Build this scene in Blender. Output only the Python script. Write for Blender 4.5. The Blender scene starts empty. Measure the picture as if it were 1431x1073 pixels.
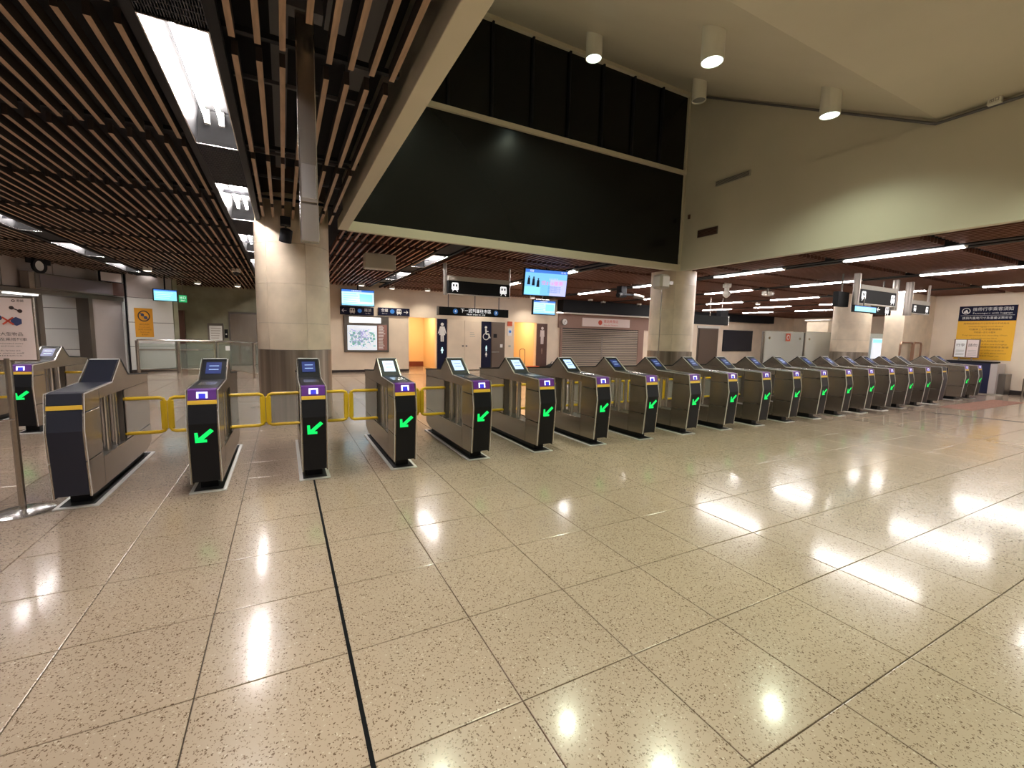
import bpy, bmesh, math, random
from mathutils import Matrix, Vector
random.seed(7)
PI = math.pi
S = bpy.context.scene
COL = S.collection

# ------------------------------------------------------------------ camera
FPX = 609.95
yaw, pitch, roll = math.radians(27.6357), math.radians(6.3012), math.radians(1.28425)
_f = Vector((math.sin(yaw)*math.cos(pitch), math.cos(yaw)*math.cos(pitch), -math.sin(pitch)))
_r = Vector((math.cos(yaw), -math.sin(yaw), 0)); _u = _r.cross(_f)
_r2 = _r*math.cos(roll) + _u*math.sin(roll); _u2 = -_r*math.sin(roll) + _u*math.cos(roll)
cd = bpy.data.cameras.new('camera'); cam = bpy.data.objects.new('camera', cd); COL.objects.link(cam)
cd.sensor_fit = 'HORIZONTAL'; cd.sensor_width = 36.0; cd.lens = FPX/1431*36.0
cd.clip_start = 0.05; cd.clip_end = 200
cam.matrix_world = Matrix(((_r2.x, _u2.x, -_f.x, 0), (_r2.y, _u2.y, -_f.y, 0), (_r2.z, _u2.z, -_f.z, 1.5), (0, 0, 0, 1)))
S.camera = cam

# ------------------------------------------------------------------ world, exposure, light levels
w = bpy.data.worlds.new('world'); S.world = w; w.use_nodes = True
w.node_tree.nodes['Background'].inputs[0].default_value = (0.02, 0.02, 0.022, 1)
w.node_tree.nodes['Background'].inputs[1].default_value = 0.3
S.view_settings.view_transform = 'Standard'; S.view_settings.look = 'None'
S.view_settings.exposure = 0.28; S.view_settings.gamma = 1.0; S.view_settings.use_curve_mapping = False
TUBE = 128.0            # fluorescent tubes
SPOT = 160.0           # downlights of the tall void (W each)
LINE = 62.0            # flush linear ceiling lights
WARM = 45.0            # lamps inside the washroom entrances
S.cycles.use_denoising = True
S.cycles.max_bounces = 7; S.cycles.diffuse_bounces = 4; S.cycles.glossy_bounces = 4
S.cycles.transmission_bounces = 6; S.cycles.transparent_max_bounces = 8
S.cycles.sample_clamp_indirect = 6.0; S.cycles.caustics_reflective = False; S.cycles.caustics_refractive = False

# ------------------------------------------------------------------ materials
MT = {}
def mat(name, col, rough=0.5, metal=0.0, emit=None, es=0.0, spec=0.5, noise=0.0, nscale=6.0, stretch=None, alpha=None, trans=0.0, bump=0.0, coat=0.0):
    m = bpy.data.materials.new(name); m.use_nodes = True
    nt = m.node_tree; b = nt.nodes['Principled BSDF']
    b.inputs['Base Color'].default_value = (*col, 1); b.inputs['Roughness'].default_value = rough
    b.inputs['Metallic'].default_value = metal; b.inputs['Specular IOR Level'].default_value = spec
    if emit:
        b.inputs['Emission Color'].default_value = (*emit, 1); b.inputs['Emission Strength'].default_value = es
    if alpha is not None: b.inputs['Alpha'].default_value = alpha
    if trans: b.inputs['Transmission Weight'].default_value = trans
    if coat: b.inputs['Coat Weight'].default_value = coat; b.inputs['Coat Roughness'].default_value = 0.08
    if noise or bump:
        tc = nt.nodes.new('ShaderNodeTexCoord'); mp = nt.nodes.new('ShaderNodeMapping'); nz = nt.nodes.new('ShaderNodeTexNoise')
        nz.inputs['Scale'].default_value = nscale; nz.inputs['Detail'].default_value = 4
        if stretch: mp.inputs['Scale'].default_value = stretch
        nt.links.new(tc.outputs['Object'], mp.inputs[0]); nt.links.new(mp.outputs[0], nz.inputs['Vector'])
        if noise:
            mr = nt.nodes.new('ShaderNodeMapRange'); mr.inputs[1].default_value = 0.3; mr.inputs[2].default_value = 0.7
            mr.inputs[3].default_value = 1-noise; mr.inputs[4].default_value = 1+noise
            mx = nt.nodes.new('ShaderNodeMix'); mx.data_type = 'RGBA'; mx.blend_type = 'MULTIPLY'; mx.inputs[0].default_value = 1
            mx.inputs[6].default_value = (*col, 1)
            nt.links.new(nz.outputs['Fac'], mr.inputs[0]); nt.links.new(mr.outputs[0], mx.inputs[7]); nt.links.new(mx.outputs[2], b.inputs['Base Color'])
        if bump:
            bp = nt.nodes.new('ShaderNodeBump'); bp.inputs['Strength'].default_value = bump; bp.inputs['Distance'].default_value = 0.01
            nt.links.new(nz.outputs['Fac'], bp.inputs['Height']); nt.links.new(bp.outputs[0], b.inputs['Normal'])
    MT[name] = m; return m

def terrazzo():
    m = bpy.data.materials.new('terrazzo'); m.use_nodes = True; nt = m.node_tree; N = nt.nodes; L = nt.links
    b = N['Principled BSDF']; g = N.new('ShaderNodeNewGeometry')
    base = (0.425, 0.325, 0.245)
    nd = N.new('ShaderNodeTexNoise'); nd.inputs['Scale'].default_value = 130; nd.inputs['Detail'].default_value = 1; L.new(g.outputs['Position'], nd.inputs['Vector'])
    vd = N.new('ShaderNodeVectorMath'); vd.operation = 'MULTIPLY_ADD'; vd.inputs[1].default_value = (.016, .016, 0)
    L.new(nd.outputs['Color'], vd.inputs[0]); L.new(g.outputs['Position'], vd.inputs[2])
    nz = N.new('ShaderNodeTexNoise'); nz.inputs['Scale'].default_value = 0.9; nz.inputs['Detail'].default_value = 5
    L.new(g.outputs['Position'], nz.inputs['Vector'])
    r0 = N.new('ShaderNodeMapRange'); r0.inputs[1].default_value = .3; r0.inputs[2].default_value = .7; r0.inputs[3].default_value = .93; r0.inputs[4].default_value = 1.07
    L.new(nz.outputs['Fac'], r0.inputs[0])
    mx = N.new('ShaderNodeMix'); mx.data_type = 'RGBA'; mx.blend_type = 'MULTIPLY'; mx.inputs[0].default_value = 1; mx.inputs[6].default_value = (*base, 1)
    L.new(r0.outputs[0], mx.inputs[7]); cur = mx.outputs[2]
    for scale, thr, size, colr in ((88, .76, .36, (.15, .095, .06)), (150, .70, .38, (.19, .125, .08)), (100, .93, .36, (.56, .46, .36))):
        v = N.new('ShaderNodeTexVoronoi'); v.inputs['Scale'].default_value = scale; L.new(vd.outputs[0], v.inputs['Vector'])
        sp = N.new('ShaderNodeSeparateColor'); L.new(v.outputs['Color'], sp.inputs[0])
        a = N.new('ShaderNodeMath'); a.operation = 'GREATER_THAN'; a.inputs[1].default_value = thr; L.new(sp.outputs[0], a.inputs[0])
        d = N.new('ShaderNodeMath'); d.operation = 'LESS_THAN'; d.inputs[1].default_value = size; L.new(v.outputs['Distance'], d.inputs[0])
        mu = N.new('ShaderNodeMath'); mu.operation = 'MULTIPLY'; L.new(a.outputs[0], mu.inputs[0]); L.new(d.outputs[0], mu.inputs[1])
        x = N.new('ShaderNodeMix'); x.data_type = 'RGBA'; L.new(mu.outputs[0], x.inputs[0]); L.new(cur, x.inputs[6]); x.inputs[7].default_value = (*colr, 1)
        cur = x.outputs[2]
    L.new(cur, b.inputs['Base Color']); b.inputs['Roughness'].default_value = 0.17; b.inputs['Specular IOR Level'].default_value = 0.5
    nb = N.new('ShaderNodeTexNoise'); nb.inputs['Scale'].default_value = 2.2; nb.inputs['Detail'].default_value = 3; L.new(g.outputs['Position'], nb.inputs['Vector'])
    rr = N.new('ShaderNodeMapRange'); b.inputs['Coat Weight'].default_value = .45; b.inputs['Coat Roughness'].default_value = .10; b.inputs['Specular IOR Level'].default_value = .38; rr.inputs[3].default_value = .17; rr.inputs[4].default_value = .25; L.new(nb.outputs['Fac'], rr.inputs[0]); L.new(rr.outputs[0], b.inputs['Roughness'])
    MT['terrazzo'] = m
terrazzo()
mat('grout', (.11, .085, .065), .8)
mat('joint_black', (.008, .008, .009), .9, spec=.1)
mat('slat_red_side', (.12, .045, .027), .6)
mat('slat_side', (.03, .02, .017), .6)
mat('slat_wood', (.38, .25, .165), .5, noise=.18, nscale=9, stretch=(6, .6, 6))
mat('slat_red', (.34, .14, .08), .5, noise=.2, nscale=7, stretch=(6, .5, 6))
mat('plenum', (.012, .012, .016), .9)
mat('duct', (.16, .155, .17), .6, .3)
mat('black_metal', (.012, .012, .015), .6, spec=.2)
mat('grille_dark', (.03, .03, .045), .5)
mat('paint_cream', (.66, .61, .48), .55, noise=.03, nscale=1.2)
mat('paint_void', (.64, .60, .50), .6, noise=.04, nscale=.8)
mat('black_glass', (.008, .009, .009), .22, spec=.3)
mat('stone_cream', (.70, .59, .45), .4, noise=.10, nscale=3.5)
mat('stone_wall', (.84, .71, .56), .35, noise=.07, nscale=1.6)
mat('marble_green', (.33, .33, .24), .18, noise=.16, nscale=2.0)
mat('panel_white', (.80, .81, .79), .35)
mat('panel_grey', (.46, .42, .40), .4, noise=.04, nscale=1)
mat('steel', (.44, .395, .345), .27, .95, noise=.08, nscale=5, stretch=(1, 1, .12))
mat('steel_bright', (.72, .70, .68), .22, .95)
mat('steel_post', (.42, .38, .34), .42, .8)
mat('steel_rim', (.78, .76, .73), .35, .4)
mat('steel_column', (.40, .345, .29), .36, .9, noise=.35, nscale=9, stretch=(1, 1, .02))
mat('steel_dark', (.22, .20, .18), .35, .85)
mat('gate_black', (.006, .0065, .009), .42, spec=.25)
mat('gate_navy', (.018, .021, .036), .42, spec=.35)
mat('purple', (.11, .022, .22), .35, emit=(.25, .04, .55), es=.05)
mat('yellow', (.86, .56, .02), .4)
mat('stripe_yellow', (.85, .55, .05), .4)
mat('rubber', (.02, .02, .022), .7)
mat('glass', (.75, .8, .78), .05, alpha=.16)
mat('glass_frost', (.55, .57, .52), .25, alpha=.62)
mat('glass_green', (.30, .38, .33), .08, alpha=.30)
mat('arrow_green', (0, .1, .03), .5, emit=(.0, .95, .13), es=1.0)
mat('screen_blue', (.02, .03, .1), .3, emit=(.05, .09, .45), es=.22)
mat('screen_lit', (.3, .4, .5), .3, emit=(.45, .65, .95), es=.9)
mat('icon_blue', (.02, .02, .2), .3, emit=(.04, .04, .7), es=.8)
mat('white_print', (.85, .85, .84), .5)
mat('white_glow', (.9, .9, .9), .5, emit=(1, 1, 1), es=.75)
mat('tube', (1, 1, 1), .5, emit=(1.0, .93, .90), es=TUBE)
mat('strip_glow', (1, 1, 1), .5, emit=(1, .97, .95), es=3.0)
mat('lens_glow', (1, 1, 1), .5, emit=(.78, 1.0, .86), es=5.0)
mat('lens_small', (.9, .9, .85), .5, emit=(1, .95, .85), es=2.5)
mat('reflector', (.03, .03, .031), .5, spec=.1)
mat('linear_glow', (1, 1, 1), .5, emit=(1.0, .95, .93), es=LINE)
mat('lens_off', (.25, .26, .25), .3)
mat('white_paint', (.78, .76, .70), .5)
mat('beige_box', (.50, .47, .40), .55)
mat('sign_black', (.008, .009, .010), .6, spec=.2)
mat('sign_navy', (.008, .010, .036), .6, spec=.2)
mat('sign_brown', (.10, .045, .035), .5)
mat('sign_blue', (.04, .18, .50), .4, emit=(.05, .2, .6), es=.25)
mat('poster_pink', (.78, .66, .63), .5)
mat('poster_yellow', (.90, .50, .03), .5)
mat('poster_orange', (.78, .36, .02), .5)
mat('ink', (.05, .03, .03), .6)
mat('ink_blue', (.035, .055, .16), .5)
mat('ink_red', (.62, .08, .04), .5)
mat('ink_brown', (.30, .10, .02), .6)
mat('tv_cyan', (.1, .2, .25), .3, emit=(.30, .82, .95), es=.95)
mat('tv_pale', (.3, .4, .4), .3, emit=(.62, .92, .95), es=.95)
mat('tv_blue', (.05, .1, .3), .3, emit=(.06, .22, .75), es=.9)
mat('tv_sky', (.1, .2, .35), .3, emit=(.22, .60, .98), es=.95)
mat('tv_lilac', (.3, .3, .5), .3, emit=(.55, .58, .98), es=.95)
mat('tv_pink', (.5, .2, .3), .3, emit=(.95, .30, .50), es=.8)
mat('map_white', (.7, .75, .8), .4, emit=(.75, .85, .95), es=.45)
mat('map_green', (.2, .4, .35), .5, emit=(.30, .60, .50), es=.35)
mat('map_violet', (.3, .25, .5), .5, emit=(.40, .32, .70), es=.35)
mat('map_maroon', (.25, .12, .10), .5, emit=(.35, .15, .12), es=.15)
mat('brown_door', (.16, .12, .095), .4, .3)
mat('shutter', (.33, .26, .20), .4, .5)
mat('shutter_brown', (.30, .18, .14), .5)
mat('warm_wall', (.80, .60, .36), .5)
mat('warm_lamp', (1, 1, 1), .5, emit=(1, .72, .40), es=6.0)
mat('maroon', (.16, .04, .03), .5)
mat('navy_box', (.012, .016, .05), .35)
mat('wood_brown', (.20, .12, .08), .5)
mat('exit_green', (.02, .3, .12), .4, emit=(.03, .6, .2), es=.5)
mat('red_sign', (.6, .10, .04), .5)
mat('plinth_dark', (.035, .025, .022), .5)
mat('mat_red', (.26, .13, .09), .9, noise=.3, nscale=20)
mat('dark_screen', (.012, .016, .03), .15)
mat('dead_screen', (.16, .14, .155), .35)
mat('copper_pipe', (.45, .27, .19), .3, .8)

# ------------------------------------------------------------------ mesh helpers
class MB:
    def __init__(s): s.v = []; s.f = []
    def box(s, x0, x1, y0, y1, z0, z1):
        n = len(s.v)
        s.v += [(x0, y0, z0), (x1, y0, z0), (x1, y1, z0), (x0, y1, z0), (x0, y0, z1), (x1, y0, z1), (x1, y1, z1), (x0, y1, z1)]
        s.f += [tuple(n+i for i in q) for q in ((3, 2, 1, 0), (4, 5, 6, 7), (0, 1, 5, 4), (1, 2, 6, 5), (2, 3, 7, 6), (3, 0, 4, 7))]
        return s
    def _pr(s, A, B):
        n = len(s.v); k = len(A); s.v += A + B
        s.f.append(tuple(range(n, n+k))); s.f.append(tuple(range(n+2*k-1, n+k-1, -1)))
        for i in range(k):
            j = (i+1) % k; s.f.append((n+j, n+i, n+k+i, n+k+j))
        return s
    def xz(s, poly, y0, y1): return s._pr([(a, y0, b) for a, b in poly], [(a, y1, b) for a, b in poly])
    def yz(s, poly, x0, x1): return s._pr([(x0, a, b) for a, b in poly], [(x1, a, b) for a, b in poly])
    def xy(s, poly, z0, z1): return s._pr([(a, b, z0) for a, b in poly], [(a, b, z1) for a, b in poly])
    def disc(s, cx, cz, r, y0, y1, n=16, a0=0, a1=2*PI):
        return s.xz([(cx+r*math.cos(a0+(a1-a0)*i/n), cz+r*math.sin(a0+(a1-a0)*i/n)) for i in range(n)], y0, y1)
    def ring(s, cx, cz, r0, r1, y0, y1, n=16):
        for i in range(n):
            a, b = 2*PI*i/n, 2*PI*(i+1)/n
            s.xz([(cx+r0*math.cos(a), cz+r0*math.sin(a)), (cx+r1*math.cos(a), cz+r1*math.sin(a)), (cx+r1*math.cos(b), cz+r1*math.sin(b)), (cx+r0*math.cos(b), cz+r0*math.sin(b))], y0, y1)
        return s
    def line(s, x0, z0, x1, z1, t, y0, y1):
        d = Vector((x1-x0, z1-z0)); d.normalize(); p = Vector((-d.y, d.x))*t/2
        return s.xz([(x0+p.x, z0+p.y), (x0-p.x, z0-p.y), (x1-p.x, z1-p.y), (x1+p.x, z1+p.y)], y0, y1)
    def lathe(s, prof, n=24, c=(0, 0)):
        m = len(s.v); k = len(prof)
        for r, z in prof:
            for i in range(n):
                a = 2*PI*i/n; s.v.append((c[0]+r*math.cos(a), c[1]+r*math.sin(a), z))
        for j in range(k-1):
            for i in range(n):
                q = (i+1) % n; s.f.append((m+j*n+i, m+j*n+q, m+(j+1)*n+q, m+(j+1)*n+i))
        s.f.append(tuple(m+i for i in range(n-1, -1, -1))); s.f.append(tuple(m+(k-1)*n+i for i in range(n)))
        return s
    def tube(s, pts, r, n=8, closed=False):
        P = [Vector(p) for p in pts]; m = len(s.v); k = len(P); up = None
        for i in range(k):
            if closed: d = (P[(i+1) % k]-P[i-1])
            else: d = (P[min(i+1, k-1)]-P[max(i-1, 0)])
            d.normalize()
            if up is None:
                up = Vector((0, 0, 1)) if abs(d.z) < .9 else Vector((1, 0, 0))
            a = d.cross(up); a.normalize(); b = a.cross(d); up = b
            for j in range(n):
                t = 2*PI*j/n; q = P[i]+a*(r*math.cos(t))+b*(r*math.sin(t)); s.v.append(tuple(q))
        for i in range(k if closed else k-1):
            i2 = (i+1) % k
            for j in range(n):
                q = (j+1) % n; s.f.append((m+i*n+j, m+i*n+q, m+i2*n+q, m+i2*n+j))
        if not closed:
            s.f.append(tuple(m+j for j in range(n-1, -1, -1))); s.f.append(tuple(m+(k-1)*n+j for j in range(n)))
        return s
    def mesh(s, name, m, bevel=0, smooth=False):
        me = bpy.data.meshes.new(name); me.from_pydata(s.v, [], s.f)
        bm = bmesh.new(); bm.from_mesh(me)
        bmesh.ops.recalc_face_normals(bm, faces=bm.faces)
        if bevel: bmesh.ops.bevel(bm, geom=[e for e in bm.edges if len(e.link_faces) == 2 and e.calc_face_angle(0) > .5], offset=bevel, segments=1, profile=.5, affect='EDGES', clamp_overlap=True)
        bm.to_mesh(me); bm.free()
        if smooth:
            me.polygons.foreach_set('use_smooth', [True]*len(me.polygons)); me.set_sharp_from_angle(angle=.6)
        me.materials.append(MT[m]); return me
    def build(s, name, m, parent=None, bevel=0, smooth=False, loc=None, rot=None):
        return link(name, s.mesh(name, m, bevel, smooth), parent, loc, rot)

def link(name, data, parent=None, loc=None, rot=None):
    o = bpy.data.objects.new(name, data); COL.objects.link(o)
    if parent is not None: o.parent = parent
    if loc is not None: o.location = loc
    if rot is not None: o.rotation_euler = rot
    return o
def tag(o, label=None, cat=None, group=None, kind=None):
    if label: o['label'] = label
    if cat: o['category'] = cat
    if group: o['group'] = group
    if kind: o['kind'] = kind
    return o
def thing(name, label, cat, loc=(0, 0, 0), rz=0.0, group=None):
    return tag(link(name, None, None, loc, (0, 0, rz)), label, cat, group)
def copy_tree(o, parent=None):
    c = o.copy(); COL.objects.link(c); c.parent = parent
    for ch in list(o.children): copy_tree(ch, c)
    return c
def box(name, m, parent, x0, x1, y0, y1, z0, z1, bevel=0): return MB().box(x0, x1, y0, y1, z0, z1).build(name, m, parent, bevel)
def text(body, size, m, parent, x, z, y=0.0, align='CENTER', name='lettering', width=None):
    cu = bpy.data.curves.new('t', 'FONT'); cu.body = body; cu.size = size; cu.align_x = align; cu.align_y = 'CENTER'; cu.resolution_u = 1
    o = bpy.data.objects.new('t', cu); COL.objects.link(o)
    dg = bpy.context.evaluated_depsgraph_get(); me = bpy.data.meshes.new_from_object(o.evaluated_get(dg))
    bpy.data.objects.remove(o); bpy.data.curves.remove(cu)
    me.name = name; me.materials.clear(); me.materials.append(MT[m])
    ob = link(name, me, parent, (x, y, z), (PI/2, 0, 0))
    if width and me.vertices:
        xs = [v.co.x for v in me.vertices]; wd = max(xs)-min(xs)
        if wd > 0: ob.scale = (width/wd, 1, 1)
    return ob
ORD = 'first second third fourth fifth sixth seventh eighth ninth tenth eleventh twelfth thirteenth fourteenth fifteenth sixteenth seventeenth eighteenth nineteenth twentieth twenty-first twenty-second twenty-third'.split()

ZC = 3.2          # underside of the slat ceiling
XV0, XV1, YV = 1.0, 8.8, 7.95     # tall void
YW = 17.3         # washroom wall

# ================================================================== FLOOR
floor = tag(MB().box(-12, 34, -9, 24, -.12, -.012).build('floor', 'grout'), 'speckled beige terrazzo tile floor', kind='structure')
T = .6013; GX, GY = .231, .8275
tile_me = None
def tile_mesh(x0, x1, y0, y1, mb=None):
    g, c = .0028, .003
    mb = mb or MB(); n = len(mb.v)
    a = [(x0+g, y0+g, -.012), (x1-g, y0+g, -.012), (x1-g, y1-g, -.012), (x0+g, y1-g, -.012)]
    b = [(p[0], p[1], -.0012) for p in a]
    t = [(x0+g+c, y0+g+c, 0), (x1-g-c, y0+g+c, 0), (x1-g-c, y1-g-c, 0), (x0+g+c, y1-g-c, 0)]
    mb.v += a+b+t
    for k in (0, 4):
        for i in range(4):
            j = (i+1) % 4; mb.f.append((n+k+i, n+k+j, n+k+4+j, n+k+4+i))
    mb.f.append((n+8, n+9, n+10, n+11)); return mb
tiles = []
for i in range(-20, 56):
    for j in range(-16, 38):
        x0, y0 = GX+T*i, GY+T*j
        if x0 < -11.5 or x0 > 33 or y0 > 22: continue
        cx, cy = x0+T/2, y0+T/2
        v = Vector((cx, cy, -1.5)); d = v.dot(_f)
        seen = d > .3 and abs(v.dot(_r2)/d*FPX) < 760 and abs(v.dot(_u2)/d*FPX) < 620
        tiles.append((0 if seen else 1, d if seen else 1e3+v.length, x0, y0))
tiles.sort()
me = tile_mesh(0, T, 0, T).mesh('tile', 'terrazzo')
for k, (_, _, x0, y0) in enumerate(tiles[:300]):
    link('tile', me, floor, (x0, y0, 0))
rest = MB()
for _, _, x0, y0 in tiles[300:]: tile_mesh(x0, x0+T, y0, y0+T, rest)
tag(rest.build('far_tile', 'terrazzo', floor), kind='stuff')
box('movement_joint', 'joint_black', floor, GX-.0085, GX+.0085, -8, 4.74, -.005, .0015)
box('movement_joint', 'joint_black', floor, -4.5, 17, 15.8, 15.83, -.005, .0015)
MB().xy([(12.75, 4.22), (12.85, 4.22), (13.25, 2.7), (13.15, 2.7)], -.005, .0015).build('movement_joint', 'plinth_dark', floor)

# ================================================================== CEILINGS
ceil_l = tag(MB().box(-12, XV0-.05, -9, 24, 4.0, 4.1).build('ceiling', 'plenum'), 'dark ceiling void above brown timber slats beside the tall void', kind='structure')
ceil_b = tag(MB().box(XV0-.05, 34, YV+.12, 24, 4.0, 4.1).build('ceiling', 'plenum'), 'dark ceiling void above slats in front of the washroom wall', kind='structure')
ceil_r = tag(MB().box(XV1+.12, 34, -9, YV+.12, 4.0, 4.1).build('ceiling', 'plenum'), 'dark ceiling void above red-brown slats over the far gates', kind='structure')
LANES = (-7.55, -4.0, -.49, 3.1, 6.75, 10.42, 13.9, 17.85, 21.4, 25.0)
SP, SG, SE = 1.865, .19, 3.22     # slat pitch, gap, reference end
COLS = ((.18, 8.36), (9.10, 8.40), (18.0, 8.36))
CR = .56
def slat_xs(x0, x1):
    k = math.ceil((x0+.214)/.1315)
    while True:
        x = -.214+.1315*k; k += 1
        if x < -.5: x -= .034
        if x > x1: return
        if any(abs(x-l) < .262 for l in LANES): continue
        yield x
def slat_box(mb, x, y0, y1): mb.box(x-.017, x+.017, y0, y1, ZC, ZC+.085)
segL = SP-SG
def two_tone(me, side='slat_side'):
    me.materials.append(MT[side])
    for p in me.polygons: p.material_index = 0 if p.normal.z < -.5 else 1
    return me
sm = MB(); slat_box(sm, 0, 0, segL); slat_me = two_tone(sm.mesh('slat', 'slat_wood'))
near = []; far_l = MB(); far_b = MB(); far_r = MB()
for x in slat_xs(-11.6, .75):
    for k in range(-7, 11):
        e = SE+SP*k; s0 = e-segL
        if e > 23: continue
        if any(abs(x-c[0]) < CR+.03 and s0 < c[1]+CR and e > c[1]-CR for c in COLS):
            for a, b in ((s0, COLS[0][1]-CR-.02), (COLS[0][1]+CR+.02, e)):
                if b-a > .1: slat_box(far_l, x, a, b)
            continue
        if abs(x-.18) < .06 and s0 < 3.1 < e:
            slat_box(far_l, x, s0, 2.88); slat_box(far_l, x, 3.3, e) if e > 3.4 else None; continue
        v = Vector((x, (s0+e)/2, ZC-1.5)); d = v.dot(_f)
        vis = False
        for yy in (s0+.05, (s0+e)/2, e-.05):
            q = Vector((x, yy, ZC-1.5)); dd = q.dot(_f)
            if dd > .2 and abs(q.dot(_r2)/dd*FPX) < 716 and abs(q.dot(_u2)/dd*FPX) < 537: vis = True
        near.append((0 if vis else 1, v.length, x, s0, e))
near.sort()
for _, _, x, s0, e in near[:300]: link('slat', slat_me, ceil_l, (x, s0, 0))
for _, _, x, s0, e in near[300:]: slat_box(far_l, x, s0, e)
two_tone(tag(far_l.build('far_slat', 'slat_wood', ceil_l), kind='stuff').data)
for x in slat_xs(.9, 33):
    for k in range(2, 11):
        e = SE+SP*k; s0 = max(e-segL, YV+.15)
        if e > 23 or e-s0 < .15: continue
        if any(math.hypot(x-c[0], 0) < CR+.02 and s0 < c[1]+CR and e > c[1]-CR for c in COLS):
            for c in COLS:
                if abs(x-c[0]) < CR+.02 and e > c[1]+CR+.1: slat_box(far_b, x, max(s0, c[1]+CR+.02), e)
            continue
        slat_box(far_b, x, s0, e)
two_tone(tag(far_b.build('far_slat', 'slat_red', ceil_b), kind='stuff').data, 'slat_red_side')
for x in slat_xs(XV1+.2, 33):
    for k in range(-6, 4):
        e = SE+SP*k; s0 = e-segL; e = min(e, YV+.1)
        if e-s0 < .15: continue
        if any(math.hypot(x-c[0], 0) < CR+.02 and s0 < c[1]+CR and e > c[1]-CR for c in COLS):
            for c in COLS:
                if abs(x-c[0]) < CR+.02 and c[1]-CR-.02-s0 > .1: slat_box(far_r, x, s0, c[1]-CR-.02)
            continue
        slat_box(far_r, x, s0, e)
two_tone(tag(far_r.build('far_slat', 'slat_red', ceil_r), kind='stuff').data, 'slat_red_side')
# runners that carry the slats, seen in the breaks
for par, xa, xb, ya, yb in ((ceil_l, -11.6, .78, -8, 22), (ceil_b, .95, 33, 8.2, 22), (ceil_r, 9.0, 33, -8, 7.9)):
    for k in range(-6, 11):
        y = SE+SP*k+SG/2
        if ya < y < yb: box('runner', 'black_metal', par, xa, xb, y-.02, y+.02, ZC+.086, ZC+.12)
# services above the slats near the drop post
for nm, m, b in (('air_duct', 'duct', (.32, .46, 1.2, 3.6, 3.62, 3.8)), ('air_duct', 'duct', (.56, .72, 1.0, 4.4, 3.66, 3.84)), ('cable_tray', 'duct', (-.02, .1, 1.6, 7, 3.7, 3.74)),
                 ('conduit', 'duct', (-.3, .8, 4.52, 4.55, 3.6, 3.63)), ('conduit', 'duct', (-.3, .8, 6.1, 6.13, 3.55, 3.58)), ('conduit', 'duct', (-.3, .8, 7.0, 7.03, 3.55, 3.58))):
    box(nm, m, ceil_l, *b)

# light lanes: dark channels and grilles between the troffers
LY = [-6.03+3.09*k for k in range(10)]      # start of each troffer (length 1.86)
def lane_ok(x, y):
    if XV0-.1 < x < XV1+.2 and y < YV+.1: return False
    if y > 20.5: return False
    if x > 1 and y > YW-1.9 and x < 17.4: return y+1.86 < YW+.1
    return True
for lx in LANES:
    par = ceil_l if lx < 1 else (ceil_r if lx > XV1 else ceil_b)
    y0 = -8 if (lx < XV0 or lx > XV1) else YV+.2
    wi = .168 if lx < 6 else .065
    mb = MB().box(lx-.225, lx-wi, y0, 21.5, ZC-.002, ZC+.06).box(lx+wi, lx+.225, y0, 21.5, ZC-.002, ZC+.06)
    tag(mb.build('lane_trim', 'black_metal', par), kind='stuff')
    for k in range(len(LY)-1):
        a, b = LY[k]+1.87, LY[k+1]-.01
        if not lane_ok(lx, a) or a < y0: continue
        gr = box('grille_panel', 'black_metal', par, lx-wi, lx+wi, a, b, ZC+.03, ZC+.05)
        if abs(lx+.49) < .01 and b > 1.5:
            m2 = MB()
            for i in range(24): m2.box(lx-.165+i*.0141, lx-.160+i*.0141, a+.01, b-.01, ZC+.004, ZC+.03)
            for i in range(int((b-a)/.06)): m2.box(lx-.165, lx+.165, a+i*.06, a+.008+i*.06, ZC+.008, ZC+.03)
            tag(m2.build('grille_bars', 'grille_dark', gr), kind='stuff')

# ---- fluorescent troffers
def make_troffer():
    r = link('troffer_light', None)
    L = 1.86; t = MB(); o, i_, h = .16, .12, .25
    def quad(a, b, c, d):
        n = len(t.v); t.v += [a, b, c, d]; t.f.append((n, n+1, n+2, n+3))
    e = .12
    quad((-o, 0, 0), (-o, L, 0), (-i_, L-e, h), (-i_, e, h)); quad((o, L, 0), (o, 0, 0), (i_, e, h), (i_, L-e, h))
    quad((o, 0, 0), (-o, 0, 0), (-i_, e, h), (i_, e, h)); quad((-o, L, 0), (o, L, 0), (i_, L-e, h), (-i_, L-e, h)); quad((-i_, e, h), (i_, e, h), (i_, L-e, h), (-i_, L-e, h))
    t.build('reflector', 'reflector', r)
    f = MB()
    for a in ((-o-.008, -o, -.008, L+.008), (o, o+.008, -.008, L+.008), (-o, o, -.008, 0), (-o, o, L, L+.008)): f.box(a[0], a[1], a[2], a[3], -.006, .012)
    f.build('frame', 'steel_bright', r)
    for s in (-.055, .055):
        MB().tube([(s, .17, .150), (s, L-.17, .150)], .015, 6).build('tube', 'tube', r)
        for ya in (.13, L-.17): box('lamp_holder', 'white_paint', r, s-.02, s+.02, ya, ya+.04, .125, h-.01)
    return r
def make_linear():
    r = link('linear_light', None); L = 1.86
    box('housing', 'white_paint', r, -.062, .062, 0, L, .0, .08); box('diffuser', 'linear_glow', r, -.05, .05, .02, L-.02, -.022, 0)
    for a in (0, L-.02): box('end_cap', 'white_paint', r, -.055, .055, a, a+.02, -.024, 0)
    return r
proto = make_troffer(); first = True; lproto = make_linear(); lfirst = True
kl = {}
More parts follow.
